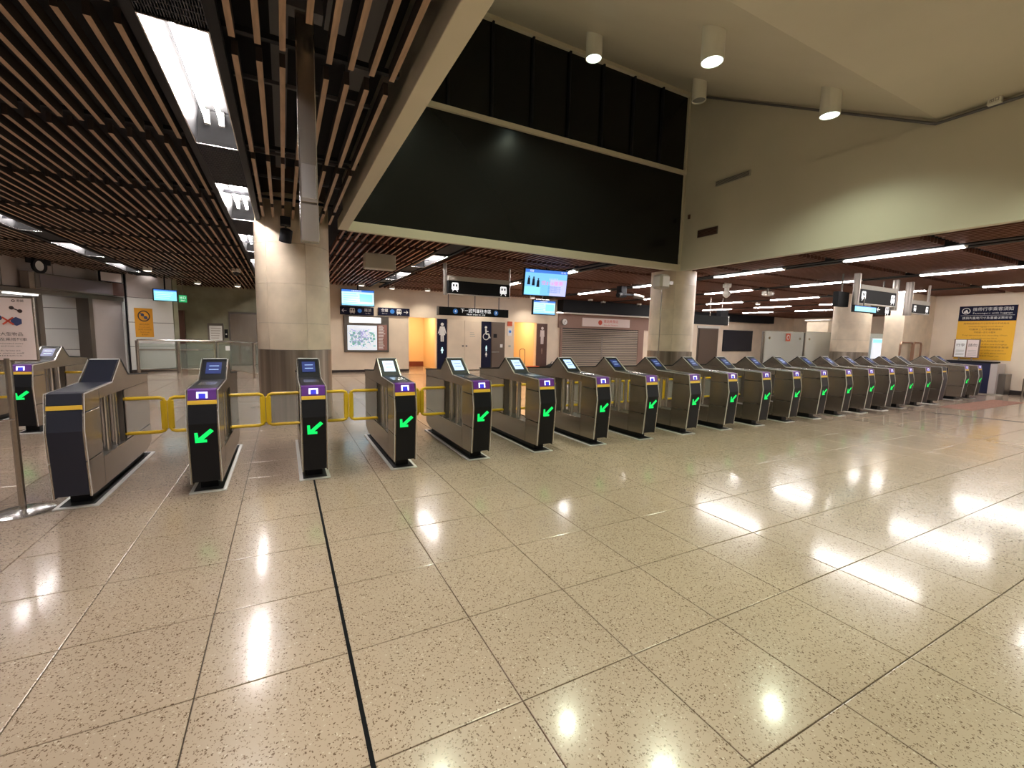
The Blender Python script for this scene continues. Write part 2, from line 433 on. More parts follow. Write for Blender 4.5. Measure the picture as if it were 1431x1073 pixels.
for li, lx in enumerate(LANES):
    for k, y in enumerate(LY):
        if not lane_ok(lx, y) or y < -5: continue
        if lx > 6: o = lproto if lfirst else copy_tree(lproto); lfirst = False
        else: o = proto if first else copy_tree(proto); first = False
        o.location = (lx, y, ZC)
        kl.setdefault(li, 0); kl[li] += 1
        where = {0: 'over the far passage past the portal wall', 1: 'in the row over the portal wall passage', 2: 'in the row beside the steel drop post', 3: 'in the row above the black hanging train sign', 4: 'in the row above the big overhead screen',
                 5: 'in the row next to the tall void wall', 6: 'in the second row beyond the tall void wall', 7: 'in the third row beyond the tall void wall', 8: 'in the row along the yellow notice wall', 9: 'in the row past the yellow notice wall'}[li]
        tag(o, f'{"slim linear" if lx > 6 else "recessed twin-tube"} ceiling light {where}, {ORD[kl[li]-1]} along it', 'ceiling light', 'recessed ceiling lights')

# ================================================================== TALL VOID
ZS, YS, ZT = 4.87, 3.25, 7.34
tag(MB().box(.85, XV0, -7, YV, ZC-.02, ZC+.14).build('trim_1', 'paint_cream', bevel=.004), 'cream beam edging the tall void beside the slats', kind='structure')
tag(MB().box(XV0-.07, XV0-.02, -7, YV, ZC+.14, 8).build('wall_left', 'paint_void'), 'cream side wall of the tall void', kind='structure')
# glazed dark end wall
win = tag(MB().box(XV0, XV1, YV+.05, YV+.11, ZC+.1, 7.7).build('window_1', 'black_metal'), 'dark glazed end wall of the tall void', kind='structure')
box('pane', 'black_glass', win, XV0+.02, XV1-.02, YV+.02, YV+.05, 3.34, 5.47)
n = 9
for i in range(n):
    a = XV0+.02+(XV1-XV0-.04)*i/n; b = XV0+.02+(XV1-XV0-.04)*(i+1)/n
    box('pane', 'black_glass', win, a+.012, b-.012, YV+.03, YV+.05, 5.56, 7.24)
    if i: box('mullion', 'black_metal', win, a-.02, a+.02, YV-.03, YV+.05, 5.56, 7.24)
for nm, z0, z1, d in (('frame', ZC-.02, 3.34, .03), ('frame', 5.47, 5.56, .04), ('frame', 7.24, 7.36, .06)):
    box(nm, 'paint_cream', win, XV0, XV1, YV-d, YV+.05, z0, z1, .004)
box('frame', 'paint_cream', win, XV1-.05, XV1, YV-.03, YV+.05, 3.34, 7.24)
box('frame', 'paint_cream', win, XV0, XV0+.05, YV-.03, YV+.05, 3.34, 7.24)
# wall over the far gates (recessed upper strip makes the long edge line)
tag(MB().box(XV1, XV1+.14, -7, YV+.1, ZC-.005, 4.83).build('wall_right', 'paint_void'), 'cream wall hanging over the far gates beside the tall void', kind='structure')
tag(MB().yz([(-7, 4.83), (YV+.1, 4.83), (YV+.1, 7.8), (-7, 7.8)], XV1+.03, XV1+.14).build('wall_right', 'paint_void'), 'upper cream wall strip under the sloping ceiling of the void', kind='structure')
k = (ZT-ZS)/(YV-YS)
tag(MB().yz([(-7, ZS), (YS, ZS), (YV+.1, ZT+.1*k), (YV+.1, ZT+.1*k+.1), (YS, ZS+.1), (-7, ZS+.1)], XV0-.05, XV1+.1).build('ceiling', 'paint_void'), 'sloping plastered ceiling of the tall void', kind='structure')
tag(MB().box(XV0-.1, XV1+.2, -7.1, -7, ZC, 5).build('wall_front', 'paint_void'), 'near end wall of the tall void', kind='structure')
# downlights
def downlight(x, y, label, on=True):
    z = ZS+max(0, y-YS)*k
    r = thing('downlight', label, 'downlight', (x, y, z), 0, 'cylinder downlights in the tall void')
    L, R = .38, .135
    b = MB(); nn = 28
    b.lathe([(R, .08), (R, -L), (R-.012, -L), (R-.012, -L+.03)], nn); b.f = b.f[:-2]
    b.f.append(tuple(range(nn-1, -1, -1)))
    b.build('housing', 'white_paint', r, smooth=True)
    MB().lathe([(R-.013, -L+.028), (R-.013, -L+.02)], nn).build('lens', 'lens_glow' if on else 'lens_off', r)
    if not on: return
    ld = bpy.data.lights.new('lamp', 'SPOT'); ld.energy = SPOT; ld.color = (.90, 1.0, .74); ld.spot_size = math.radians(135); ld.spot_blend = .7; ld.shadow_soft_size = .1
    link('lamp', ld, r, (0, 0, -L-.01))
downlight(4.76, 6.40, 'cylinder downlight high on the slope in the middle of the dark glazing')
downlight(4.76, 4.00, 'largest cylinder downlight, in the middle of the sloping ceiling')
downlight(7.42, 6.49, 'unlit cylinder downlight at the corner of dark glazing and cream wall', False)
downlight(7.37, 4.00, 'cylinder downlight near the ceiling crease and the cream wall')
for di, (x, y) in enumerate(((2.15, 6.4), (2.15, 4.0), (2.15, 1.2), (4.76, 1.2), (7.37, 1.2), (2.15, -2.2), (4.76, -2.2), (7.37, -2.2))):
    downlight(x, y, f'cylinder downlight of the tall void out of the picture, {ORD[di]} of eight')
# conduit, vents and box on the wall
c = thing('conduit', 'grey conduit following the top of the cream wall to its lowest corner', 'conduit')
MB().tube([(XV1-.024, YV-.1, ZT-.1), (XV1-.024, YS, ZS-.07), (XV1-.024, -6.9, ZS-.07)], .022, 8).build('pipe', 'duct', c)
v = thing('wall_vent', 'dark slotted vent low on the cream wall over the gates', 'vent', (XV1, 7.2, 3.99), -PI/2)
box('frame', 'steel_dark', v, -.27, .27, -.015, 0, -.085, .085)
for i in range(5): box('louvre', 'sign_brown', v, -.25, .25, -.03, -.012, -.07+i*.03, -.055+i*.03)
v = thing('wall_vent', 'long cream vent strip set at the wall edge line', 'vent', (XV1+.03, 6.66, 5.02), -PI/2)
box('frame', 'beige_box', v, -.42, .42, -.03, 0, -.06, .06)
for i in range(4): box('louvre', 'duct', v, -.40, .40, -.04, -.02, -.045+i*.025, -.033+i*.025)
v = thing('junction_box', 'small white marked box on conduit at the wall top', 'box', (XV1-.048, 2.62, 4.84), -PI/2)
box('case', 'white_paint', v, -.07, .07, -.06, 0, -.05, .05, .004); text('出口', .05, 'ink', v, 0, 0, -.062); box('bracket', 'duct', v, -.03, .03, 0, .048, .03, .05)
v = thing('call_point', 'tiny dark call point on the cream wall corner', 'box', (XV1, 7.75, 4.45), -PI/2)
box('case', 'sign_brown', v, -.03, .03, -.03, 0, -.05, .05, .004)

# ================================================================== WALLS
def wall(name, label, m, x0, x1, y0, y1, z0, z1): return tag(MB().box(x0, x1, y0, y1, z0, z1).build(name, m), label, kind='structure')
wb = tag(MB().box(.9, 4.40, YW, YW+.2, 0, 4).box(4.40, 5.53, YW, YW+.2, 2.14, 4).box(5.53, 9.11, YW, YW+.2, 0, 4).box(9.11, 10.25, YW, YW+.2, 2.11, 4).box(10.25, 17.4, YW, YW+.2, 0, 4).build('wall_back', 'stone_wall'), 'cream stone wall with the washroom entrances', kind='structure')
wall('baseboard_back', 'dark plinth at the foot of the washroom wall', 'plinth_dark', 1.0, 4.40, YW-.02, YW, 0, .09)
wall('baseboard_back', 'dark plinth between the washroom entrances', 'plinth_dark', 5.53, 9.11, YW-.02, YW, 0, .09)
wall('wall_side', 'return wall beside the lift lobby', 'stone_wall', .9, 1.1, YW+.2, 22, 0, 4)
for a, b in ((4.40, 5.53), (9.11, 10.25)):
    tag(MB().box(a-.6, a-.4, YW+.2, 20.2, 0, 2.7).box(b+.25, b+.45, YW+.2, 20.2, 0, 2.7).box(a-.6, b+.45, 20.0, 20.2, 0, 2.7).box(a-.6, b+.45, YW+.2, 20.2, 2.6, 2.7).build('wall_side', 'warm_wall'), 'warm lit lobby walls inside a washroom entrance', kind='structure')
    r = thing('ceiling_lamp', f'square warm ceiling lamp inside the washroom entrance {"beside the white figure on navy" if a < 5 else "beside the figure on brown"}', 'lamp', ((a+b)/2, 18.6, 2.6))
    box('diffuser', 'warm_lamp', r, -.25, .25, -.25, .25, -.03, -.01); box('rim', 'white_paint', r, -.28, .28, -.28, .28, -.012, 0)
    ld = bpy.data.lights.new('lamp', 'AREA'); ld.energy = WARM; ld.color = (1, .72, .40); ld.size = .45
    link('lamp', ld, r, (0, 0, -.05))
wall('baseboard_side', 'maroon skirting in the first washroom entrance', 'maroon', 4.0, 5.75, 19.97, 20.0, 0, .22)
wall('wall_back', 'far cream wall beyond the round columns', 'stone_wall', 17.4, 34, 19.0, 19.2, 0, 4)
wall('wall_side', 'return of the shutter wall', 'stone_wall', 17.3, 17.5, YW+.2, 19.0, 0, 4)
wall('trim_2', 'dark bulkhead under the slats along the far cream wall', 'black_metal', 17.5, 30, 18.6, 19.0, 2.72, 3.25)
wr = wall('wall_right', 'cream wall carrying the yellow luggage notice', 'stone_wall', 20.4, 20.6, -9, 6.95, 0, 4)
wall('baseboard_right', 'dark plinth under the yellow luggage notice', 'plinth_dark', 20.37, 20.4, -9, 5.0, 0, .14)
wall('wall_right', 'warm stone pier at the end of the notice wall', 'stone_cream', 18.25, 20.6, 6.95, 7.5, 0, 4)
wall('wall_side', 'side wall past the glass screens', 'stone_wall', 33, 33.2, -9, 19, 0, 4)
wall('wall_front', 'wall behind the photographer', 'stone_wall', -12, 34, -9.2, -9, 0, 4)
wall('wall_left', 'outer wall past the portal', 'panel_white', -12.2, -12, -9, 24, 0, 4)
lw = wall('wall_back', 'greenish polished marble wall of the lift lobby', 'marble_green', -4.2, .9, 21.9, 22.1, 0, 4)
wall('wall_back', 'white wall past the portal', 'panel_white', -12, -4.2, 22.3, 22.5, 0, 4)
pv = wall('wall_back', 'white panelled wall seen through the portal', 'black_metal', -8.6, -4.95, 19.03, 19.15, 0, 3.4)
for z0, z1 in ((.02, .74), (.755, 1.39), (1.405, 2.05), (2.065, 3.3)):
    for a, b_ in ((-8.6, -6.9), (-6.885, -4.95)): box('wall_panel', 'panel_white', pv, a, b_, 19.0, 19.03, z0, z1)

# ---- columns with curved stone panels over a steel skirt
def column(cx, cy, label):
    r = thing('column', label, 'column', (cx, cy, 0))
    MB().lathe([(CR-.03, 0), (CR-.03, 4.0)], 40).build('core', 'grout', r, smooth=True)
    MB().lathe([(CR+.004, .02), (CR+.004, 1.19)], 48).build('steel_skirt', 'steel_column', r, smooth=True)
    rows = [1.195, 1.62, 2.24, 2.86, 3.6]
    for q in range(4):
        z0, z1 = rows[q]+.0015, rows[q+1]-.0015
        b = MB(); seg = 6; na = 6; n0 = 0
        w_ = 2*PI/na; gp = .0035
        pts = [(-w_/2+gp)+(w_-2*gp)*i/seg for i in range(seg+1)]
        for rr in (CR, CR-.028):
            for z in (z0, z1):
                for a in pts: b.v.append((rr*math.cos(a), rr*math.sin(a), z))
        s = seg+1
        for i in range(seg):
            b.f.append((i, i+1, s+i+1, s+i))
            b.f.append((i, 2*s+i, 2*s+i+1, i+1)); b.f.append((s+i, s+i+1, 3*s+i+1, 3*s+i))
        b.f.append((0, s, 3*s, 2*s)); b.f.append((seg, 2*s+seg, 3*s+seg, s+seg))
        pm = b.mesh('stone_panel', 'stone_cream', smooth=True)
        for a in range(na): link('stone_panel', pm, r, (0, 0, 0), (0, 0, a*w_+.3+(q % 2)*.0))
    return r
column(COLS[0][0], COLS[0][1], 'big round stone column with steel skirt behind the first gates')
column(COLS[1][0], COLS[1][1], 'round stone column under the corner of the tall void')
column(COLS[2][0], COLS[2][1], 'round stone column behind the far gates and hanging signs')

# ================================================================== TICKET GATES
W = .1175
def strip(outer, t):
    """closed polygon: outline and the outline moved inwards by t (right-hand side)"""
    P = [Vector(p) for p in outer]; inn = []
    for i in range(len(P)):
        d0 = (P[i]-P[max(i-1, 0)]); d1 = (P[min(i+1, len(P)-1)]-P[i])
        d = (d0.normalized() if d0.length else Vector((0, 0)))+(d1.normalized() if d1.length else Vector((0, 0))); d.normalize()
        inn.append((P[i].x+d.y*t, P[i].y-d.x*t))
    return list(outer)+inn[::-1]
def make_gate(kind):
    """kind: 'navy' blank gate, 'dark' dark-blue display, 'lit' pale display, 'wide' no arrow"""
    g = link('ticket_gate', None)
    body = 'gate_navy' if kind in ('navy', 'wide') else 'gate_black'
    box('base_plate', 'steel_rim', g, -.145, .145, .08, 1.93, 0, .014, .004)
    box('base_mat', 'rubber', g, -.112, .112, .12, 1.88, .014, .017)
    box('plinth', 'gate_black', g, -.07, .07, .21, 1.78, .017, .13)
    MB().yz([(.045, .12), (0, .66), (.035, .83), (.12, .83), (.12, .12)], -.106, .106).build('front_cover', body, g, .003)
    MB().yz([(.033, .831), (.040, .866), (.12, .866), (.12, .831)], -.110, .110).build('stripe', 'stripe_yellow', g, .002)
    pm = 'purple' if kind in ('dark', 'lit') else body
    rd = MB().yz([(.040, .867), (.060, .960), (.10, .968), (.2, .968), (.2, .867)], -.108, .108).build('card_reader', pm, g, .004)
    if kind in ('dark', 'lit'):
        b = MB(); q = lambda x0, x1, z0, z1, t: b.v.extend([(x, .038+(z-.866)*.215-t, z) for x, z in ((x0, z0), (x1, z0), (x1, z1), (x0, z1))]) or b.f.append(tuple(range(len(b.v)-4, len(b.v))))
        q(-.042, .042, .884, .945, .003); b.build('reader_icon', 'icon_blue', rd)
        b = MB(); q(-.042, -.026, .886, .942, .006); q(.026, .042, .886, .942, .006); q(-.026, .026, .928, .942, .006); b.build('reader_mark', 'white_glow', rd)
    tc = MB().yz([(.10, .969), (.72, .988), (.72, .94), (.10, .94)], -.106, .106).build('top_cover', 'gate_black' if kind != 'navy' else 'gate_navy', g, .003)
    if kind in ('dark', 'lit'):
        MB().yz([(.30, .977), (.52, .984), (.52, .98), (.30, .972)], -.07, .07).build('card_plate', 'steel_bright', tc)
    hd = MB().yz([(.70, .965), (.98, 1.180), (1.02, 1.180), (1.02, .95), (.70, .93)], -.106, .106).build('screen_hood', body, g, .003)
    box('top_edge', 'white_print', hd, -.104, .104, .972, 1.022, 1.180, 1.187)
    if kind in ('dark', 'lit'):
        a, b_ = Vector((.70, .965)), Vector((.98, 1.180)); nrm = Vector((-(b_-a).y, (b_-a).x)).normalized()*.004
        b = MB(); f0, f1 = (.30, .86) if kind == 'lit' else (.34, .84); w0 = .068
        for x, f in ((-w0, f0), (w0, f0), (w0, f1), (-w0, f1)):
            p = a.lerp(b_, f)+nrm; b.v.append((x, p.x, p.y))
        b.f.append((0, 1, 2, 3)); b.build('display', 'screen_lit' if kind == 'lit' else 'screen_blue', hd)
        b = MB()
        for f in (.50, .66):
            for x, ff in ((-.04, f), (.045, f), (.045, f+.025), (-.04, f+.025)):
                p = a.lerp(b_, ff)+nrm*1.6; b.v.append((x, p.x, p.y))
            n_ = len(b.v); b.f.append((n_-4, n_-3, n_-2, n_-1))
        b.build('display_text', 'screen_blue' if kind == 'lit' else 'screen_lit', hd)
    MB().yz([(1.02, 1.172), (1.22, 1.018), (1.93, .966), (1.952, .5), (1.925, .15), (1.85, .15), (1.85, .93), (1.2, .94), (1.02, .95)], -.106, .106).build('rear_cover', body, g)
    if kind in ('dark', 'lit'):
        b = MB(); cz = .552
        def P2(x, z): return (x, .045*(1-(z-.12)/.54)-.004, z)
        def poly(pp):
            n_ = len(b.v); b.v.extend([P2(x+.004, z+cz) for x, z in pp]); b.f.append(tuple(range(n_, n_+len(pp))))
        t = .0125
        poly([(-.05-t, -.05+t), (-.05+t, -.05-t), (.062+t, .05-t), (.062-t, .05+t)])
        poly([(-.068, -.062), (.020, -.062), (.020, -.036), (-.040, -.036)]); poly([(-.068, -.062), (-.040, -.036), (-.046, .030), (-.070, .030)])
        b.build('arrow', 'arrow_green', g)
    MB().box(-.1, .1, .12, .38, .12, .94).box(-.1, .1, .38, 1.06, .12, .345).box(-.1, .1, .38, 1.06, .885, .94).box(-.1, .1, 1.06, 1.85, .12, .94).build('inner_frame', 'steel_dark', g)
    for y in (.66, .90):
        for x in (-.068, .068): MB().tube([(x, y, .345), (x, y, .885)], .028, 12).build('post', 'steel_bright', g, smooth=True)
    sp = [[(.046, .105), (.022, .40), (.373, .40), (.373, .095)], [(.0215, .409), (0, .66), (.030, .80), (.373, .80), (.373, .409)], [(.031, .809), (.055, .958), (.373, .966), (.373, .809)],
          [(.382, .874), (.382, .966), (.715, .980), (.985, 1.172), (1.015, 1.172), (1.215, 1.010), (1.93, .958), (1.945, .872)],
          [(.382, .095), (.382, .352), (1.94, .352), (1.92, .15), (1.72, .09)], [(1.065, .36), (1.065, .867), (1.945, .867), (1.952, .5), (1.941, .36)]]
    for s in (-1, 1):
        for k_, pz in enumerate(sp):
            MB().yz(pz, s*.106, s*(W if k_ != 5 else W-.004)).build('side_panel', 'steel', g, .0015)
        MB().yz(strip([(.046, .105), (0, .66), (.052, .962), (.72, .990), (.985, 1.184)], .014), s*W, s*(W+.003)).build('edge_trim', 'steel_rim', g)
        MB().yz(strip([(1.0, 1.186), (1.02, 1.184), (1.22, 1.022), (1.95, .970)], .016), s*W, s*(W+.003)).build('edge_trim', 'rubber', g)
        # flap: bent yellow tube with a glass pane
        if kind == 'navy' and s < 0: continue
        y = 1.08; x0, x1, z0, z1, c_ = s*.10, s*.432, .410, .772, .045
        pts = [(x0, y, z1), (x1-s*c_, y, z1), (x1-s*c_*.3, y, z1-c_*.3), (x1, y, z1-c_), (x1, y, z0+c_), (x1-s*c_*.3, y, z0+c_*.3), (x1-s*c_, y, z0), (x0, y, z0)]
        fl = MB().tube(pts, .018, 8).build('flap', 'yellow', g, smooth=True)
        box('end_bar', 'yellow', fl, min(x1-s*.035, x1+s*.018), max(x1-s*.035, x1+s*.018), y-.016, y+.016, z0+.03, z1-.03, .006)
        box('flap_pane', 'glass', fl, min(x0, x1)+.01, max(x0, x1)-.01, y-.003, y+.003, z0+.01, z1-.01)
    return g
GX0, GP, GYF = -1.565, .905, 4.645
protos = {}
def gate(kind, x, y, label, group='ticket gates in the long row'):
    if kind in protos: o = copy_tree(protos[kind])
    else: o = protos[kind] = make_gate(kind)
    o.location = (x, y, 0); tag(o, label, 'ticket gate', group); return o
for k_ in range(19):
    x = GX0+GP*k_
    if k_ == 0: gate('navy', x, GYF, 'navy ticket gate without arrow or purple reader, next to the sign stand')
    elif k_ == 18: gate('wide', x, GYF, 'navy ticket gate without arrow where the long row opens to a wide lane')
    elif k_ in (3, 4, 5, 6): gate('lit', x, GYF, f'purple topped steel ticket gate with pale lit screen, {ORD[k_-3]} of the four')
    else: gate('dark', x, GYF, f'purple-topped ticket gate with dark screen, {ORD[k_]} in the row from the sign stand')
gate('dark', GX0+GP*20, GYF+.12, 'steel ticket gate past the wide lane, nearer the round columns'); gate('dark', GX0+GP*21, GYF+.12, 'last steel ticket gate before the navy counter')
gate('dark', -3.17, 8.25, 'steel ticket gate behind the sign stand poster, in the other bank', 'ticket gates of the other bank')
gate('dark', -4.07, 8.25, 'steel ticket gate of the other bank, cut off by the picture edge', 'ticket gates of the other bank')

# ================================================================== SIGN STAND
r = thing('sign_stand', 'steel poster stand with round base beside the navy gate', 'sign stand', (-1.90, 4.80, 0))
MB().lathe([(.185, 0), (.185, .008), (.16, .018), (.03, .024), (.024, .03)], 36).build('base', 'steel_bright', r, smooth=True)
MB().tube([(0, 0, .02), (0, 0, 1.24)], .0225, 14).build('pole', 'steel', r, smooth=True)
MB().tube([(-.1, -.03, .76), (.02, -.03, .762)], .005, 6).build('chain_hook', 'steel_bright', r)
box('poster_frame', 'steel', r, -.18, .18, -.012, .012, 1.215, 1.715, .003)
ps = box('poster', 'poster_pink', r, -.168, .168, -.0145, -.012, 1.228, 1.703)
for cx, cz, rr in ((-.075, 1.60, .022), (-.02, 1.55, .02)): MB().disc(cx, cz, rr, -.016, -.0146, 14).build('ball_print', 'ink_blue', ps)
b = MB().disc(.055, 1.628, .014, -.016, -.0146).disc(.10, 1.605, .014, -.016, -.0146).line(.055, 1.628, .10, 1.605, .008, -.016, -.0146); b.build('dumbbell_print', 'ink', ps)
MB().xz([(.075+.034*math.cos(a), 1.525+.034*math.sin(a)) for a in [PI/6+PI/3*i for i in range(6)]], -.016, -.0146).build('box_print', 'ink_blue', ps)
MB().line(.0, 1.50, .06, 1.555, .011, -.018, -.0165).line(.0, 1.555, .06, 1.50, .011, -.018, -.0165).build('cross_print', 'ink_red', ps)
MB().line(-.12, 1.49, -.05, 1.51, .006, -.016, -.0146).line(-.05, 1.51, -.02, 1.53, .006, -.016, -.0146).build('handle_print', 'ink', ps)
text('禁止攜帶大型物品', .030, 'ink', ps, -.02, 1.425, -.016, width=.25); text('進入車站及乘搭列車', .026, 'ink', ps, -.01, 1.385, -.016, width=.27)
for i, z in enumerate((1.355, 1.335, 1.30, 1.28, 1.262)): text(('Do not bring oversized items', 'into stations and train cars', 'Please follow the by-laws and', 'consult our station staff', 'for assistance')[i], .015, 'ink', ps, -.02, z, -.016, width=.24-.02*(i % 3))
text('港鐵', .022, 'ink', ps, .105, 1.682, -.016); MB().ring(.068, 1.682, .006, .010, -.016, -.0146, 12).build('logo_print', 'ink', ps)

# ================================================================== DROP POST, SPOTLIGHT, BOXES NEAR THE VOID
r = thing('drop_post', 'stainless steel post hanging from the slat ceiling in front of the column', 'post', (.165, 3.05, 0))
box('shaft', 'steel', r, -.050, .050, -.03, .03, 2.275, 3.7, .006)
box('end_cover', 'steel', r, -.052, .052, -.032, .032, 2.045, 2.270, .004)
box('access_plate', 'steel_bright', r, -.040, .040, -.034, -.03, 2.30, 2.50, .002)
box('bracket', 'duct', r, -.10, .10, -.05, .05, 3.34, 3.42)
r = thing('spotlight', 'black adjustable spotlight fixed at the top of the big column', 'spotlight', (.08, 7.62, 2.93))
b = MB().lathe([(.001, -.10), (.085, -.10), (.085, .08), (.05, .10), (.001, .10)], 20); b.build('can', 'black_metal', r, smooth=True, rot=(.35, .15, 0))
MB().tube([(0, 0, .09), (0, .03, .17)], .015, 6).build('arm', 'steel_dark', r); box('mount', 'black_metal', r, -.07, .07, -.05, .12, .15, .27, .008)
r = thing('speaker_box', 'pale box loudspeaker hung under the slats behind the big column', 'speaker', (1.83, 9.6, 2.82))
box('case', 'beige_box', r, -.31, .31, -.15, .15, 0, .30, .01); 
for s in (-.2, .2): MB().tube([(s, 0, .3), (s, 0, .45)], .012, 6).build('hanger', 'steel', r)
r = thing('speaker_box', 'cream box on the face of the column under the void corner', 'speaker', (8.30, 8.05, 2.90))
box('case', 'beige_box', r, -.16, .16, -.16, .16, -.17, .17, .05); box('grille', 'white_paint', r, -.11, .11, -.165, -.155, -.12, .12); box('bracket', 'steel_dark', r, .16, .4, -.03, .03, -.04, .04)
r = thing('conduit', 'thin bright pipe running down beside the void corner column', 'conduit', (8.42, 8.12, 0)); MB().tube([(0, 0, 0), (0, 0, 2.72)], .013, 6).build('pipe', 'steel_bright', r)

# ================================================================== SIGNS AND SCREENS
def train_icon(parent, x, z, s, y=-.004, m='white_glow', dk='sign_black'):
    r_ = .3*s
    out = []
    for cx, cz, a0 in ((.32, .38, 0), (-.32, .38, 1), (-.36, -.30, 2), (.36, -.30, 3)):
        for i in range(4): a = PI/2*(a0+i/3); out.append((x+s*(cx+.14*math.cos(a)), z+s*(cz+.14*math.sin(a))))
    ic = MB().xz(out, y, y+.003).build('train_icon', m, parent)
    for sx in (-1, 1): box('icon_window', dk, ic, x+s*.10 if sx > 0 else x-s*.32, x+s*.32 if sx > 0 else x-s*.10, y-.002, y, z-s*.02, z+s*.30)
    for sx in (-1, 1): MB().disc(x+sx*s*.26, z-s*.24, s*.06, y-.002, y, 8).build('icon_lamp', dk, ic)
    MB().line(x-s*.2, z-s*.46, x-s*.38, z-s*.66, s*.08, y, y+.003).line(x+s*.2, z-s*.46, x+s*.38, z-s*.66, s*.08, y, y+.003).build('icon_rail', m, ic)
def arrow_icon(parent, x, z, s, dx, y=-.004, m='white_print'):
    MB().line(x-dx*s*.45, z, x+dx*s*.35, z, s*.12, y, y+.003).line(x+dx*s*.45, z, x+dx*s*.1, z+s*.33, s*.12, y, y+.003).line(x+dx*s*.45, z, x+dx*s*.1, z-s*.33, s*.12, y, y+.003).build('arrow_icon', m, parent)
def hanging_sign(x0, x1, y, z0, z1, label, posts, oval=False):
    r = thing('hanging_sign', label, 'sign', (x0, y, 0)); w_ = x1-x0; h = z1-z0
    box('panel', 'sign_black', r, 0, w_, -.06, .06, z0, z1, .004)
    box('header', 'beige_box', r, 0, w_, -.065, .065, z1, z1+.11, .004)
    box('lower_edge', 'white_paint', r, 0, w_, -.065, .065, z0-.02, z0)
    train_icon(r, .17, z0+h*.55, h*.58, -.064); train_icon(r, w_-.17, z0+h*.5, h*.62, -.064)
    for px, zb, rr in posts: MB().tube([(px, 0, zb), (px, 0, ZC+.3)], rr, 12).build('post', 'steel_post', r, smooth=True)
    return r
hanging_sign(3.57, 5.22, 10.3, 2.49, 2.80, 'black hanging train sign facing the washroom wall', ((-.07, 2.45, .045), (1.68, 2.46, .025)))
r = thing('platform_sign', 'long navy next-train sign under the black hanging train sign', 'sign', (3.34, 10.3, 0))
box('panel', 'sign_black', r, 0, 1.88, -.04, .04, 1.965, 2.165, .003)
box('end_cap', 'steel_bright', r, -.03, .0, -.045, .045, 1.96, 2.17)
for x in (.42, 1.52):
    MB().disc(x, 2.065, .062, -.044, -.041, 18).build('round_mark', 'sign_blue', r)
text('4', .09, 'white_glow', r, .42, 2.065, -.046); text('3', .09, 'white_glow', r, 1.52, 2.065, -.046)
text('下一班列車往市區', .105, 'white_glow', r, .97, 2.085, -.042, width=.82); text('Next train to city', .05, 'white_glow', r, .97, 2.005, -.042, width=.5)
for x in (.25, .95, 1.62): MB().tube([(x, 0, 2.165), (x, 0, 2.469)], .012, 6).build('hanger', 'steel_dark', r)

def screen(label, x, y, z, w_, h, tilt=0.0, rz=0.0, kind='info', drop=True, name='display_screen'):
    r = thing(name, label, 'screen', (x, y, z), rz)
    r.rotation_euler = (tilt, 0, rz)
    box('case', 'black_metal', r, -w_/2, w_/2, 0, .07, -h/2, h/2, .006)
    e = .022
    pn = box('screen_panel', {'info': 'tv_pale', 'advert': 'tv_sky', 'off': 'dark_screen', 'blue': 'tv_cyan', 'grey': 'panel_grey'}[kind], r, -w_/2+e, w_/2-e, -.004, .0, -h/2+e, h/2-e)
    a, c_ = w_/2-e, h/2-e
    def pt(nm, m, x0, x1, z0, z1, t=-.006): box(nm, m, pn, x0*a, x1*a, t, -.0042, z0*c_, z1*c_)
    if kind == 'info':
        pt('title_bar', 'tv_blue', -1, 1, .74, 1)
        for i in range(5): pt('list_line', 'tv_cyan', -.9, -.1+.1*(i % 3), .45-.28*i, .53-.28*i)
        pt('chart', 'tv_cyan', .1, .9, -.5, .5); pt('footer', 'tv_sky', -1, 1, -1, -.78)
        text('列車服務資訊', h*.10, 'white_glow', pn, -.1*a, .86*c_, -.008)
    if kind == 'blue':
        pt('title_bar', 'tv_blue', -1, 1, .78, 1)
        for i in range(4): pt('list_line', 'tv_pale', -.85, .7-.12*i, .4-.33*i, .5-.33*i)
    if kind == 'advert':
        pt('title_bar', 'tv_blue', -1, 1, .76, 1); pt('lilac_field', 'tv_lilac', .2, 1, -1, .3); pt('banner', 'tv_cyan', -1, -.25, -.95, -.35)
        text('出行優惠', h*.10, 'tv_lilac', pn, .35*a, .30*c_, -.009); text('慳$16優惠', h*.17, 'tv_pink', pn, .30*a, -.02*c_, -.009, width=1.05*a)
        for i in range(4): text('詳情請參閱網站公佈', h*.06, 'tv_blue', pn, .42*a, (-.30-.14*i)*c_, -.009)
        text('12:40', h*.10, 'white_glow', pn, .80*a, .87*c_, -.009); text('港鐵', h*.09, 'white_glow', pn, -.72*a, .87*c_, -.009)
        b = MB()
        for px, pz, s in ((-.82, .25, .10), (-.6, .2, .12), (-.38, .1, .11)): b.disc(px*a, (pz+.18)*c_, s*h*.28, -.008, -.0062, 10).xz([((px-.07)*a, (pz-.45)*c_), ((px+.07)*a, (pz-.45)*c_), ((px+.05)*a, (pz+.1)*c_), ((px-.05)*a, (pz+.1)*c_)], -.008, -.0062)
        b.build('figure_print', 'ink_blue', pn)
    if drop:
        MB().tube([(0, .04, h/2-.02), (0, .04, ZC+.25-z)], .022, 8).build('drop_rod', 'black_metal', r)
    return r
screen('large tilted advert screen hanging above the gates', 5.87, 9.5, 2.83, 1.20, .66, tilt=.16, rz=-.10, kind='advert')
screen('small pale screen hanging beneath the large advert screen', 6.0, 9.75, 2.24, .68, .38, tilt=.05, rz=-.03, kind='info', drop=False)
r = thing('screen_bracket', 'steel bracket arm holding the small pale screen', 'bracket', (6.0, 9.88, 0)); MB().tube([(0, 0, 2.40), (0, 0, 3.4)], .02, 8).build('rod', 'steel_dark', r); box('plate', 'steel_bright', r, -.2, .2, -.03, .03, 2.43, 2.47)
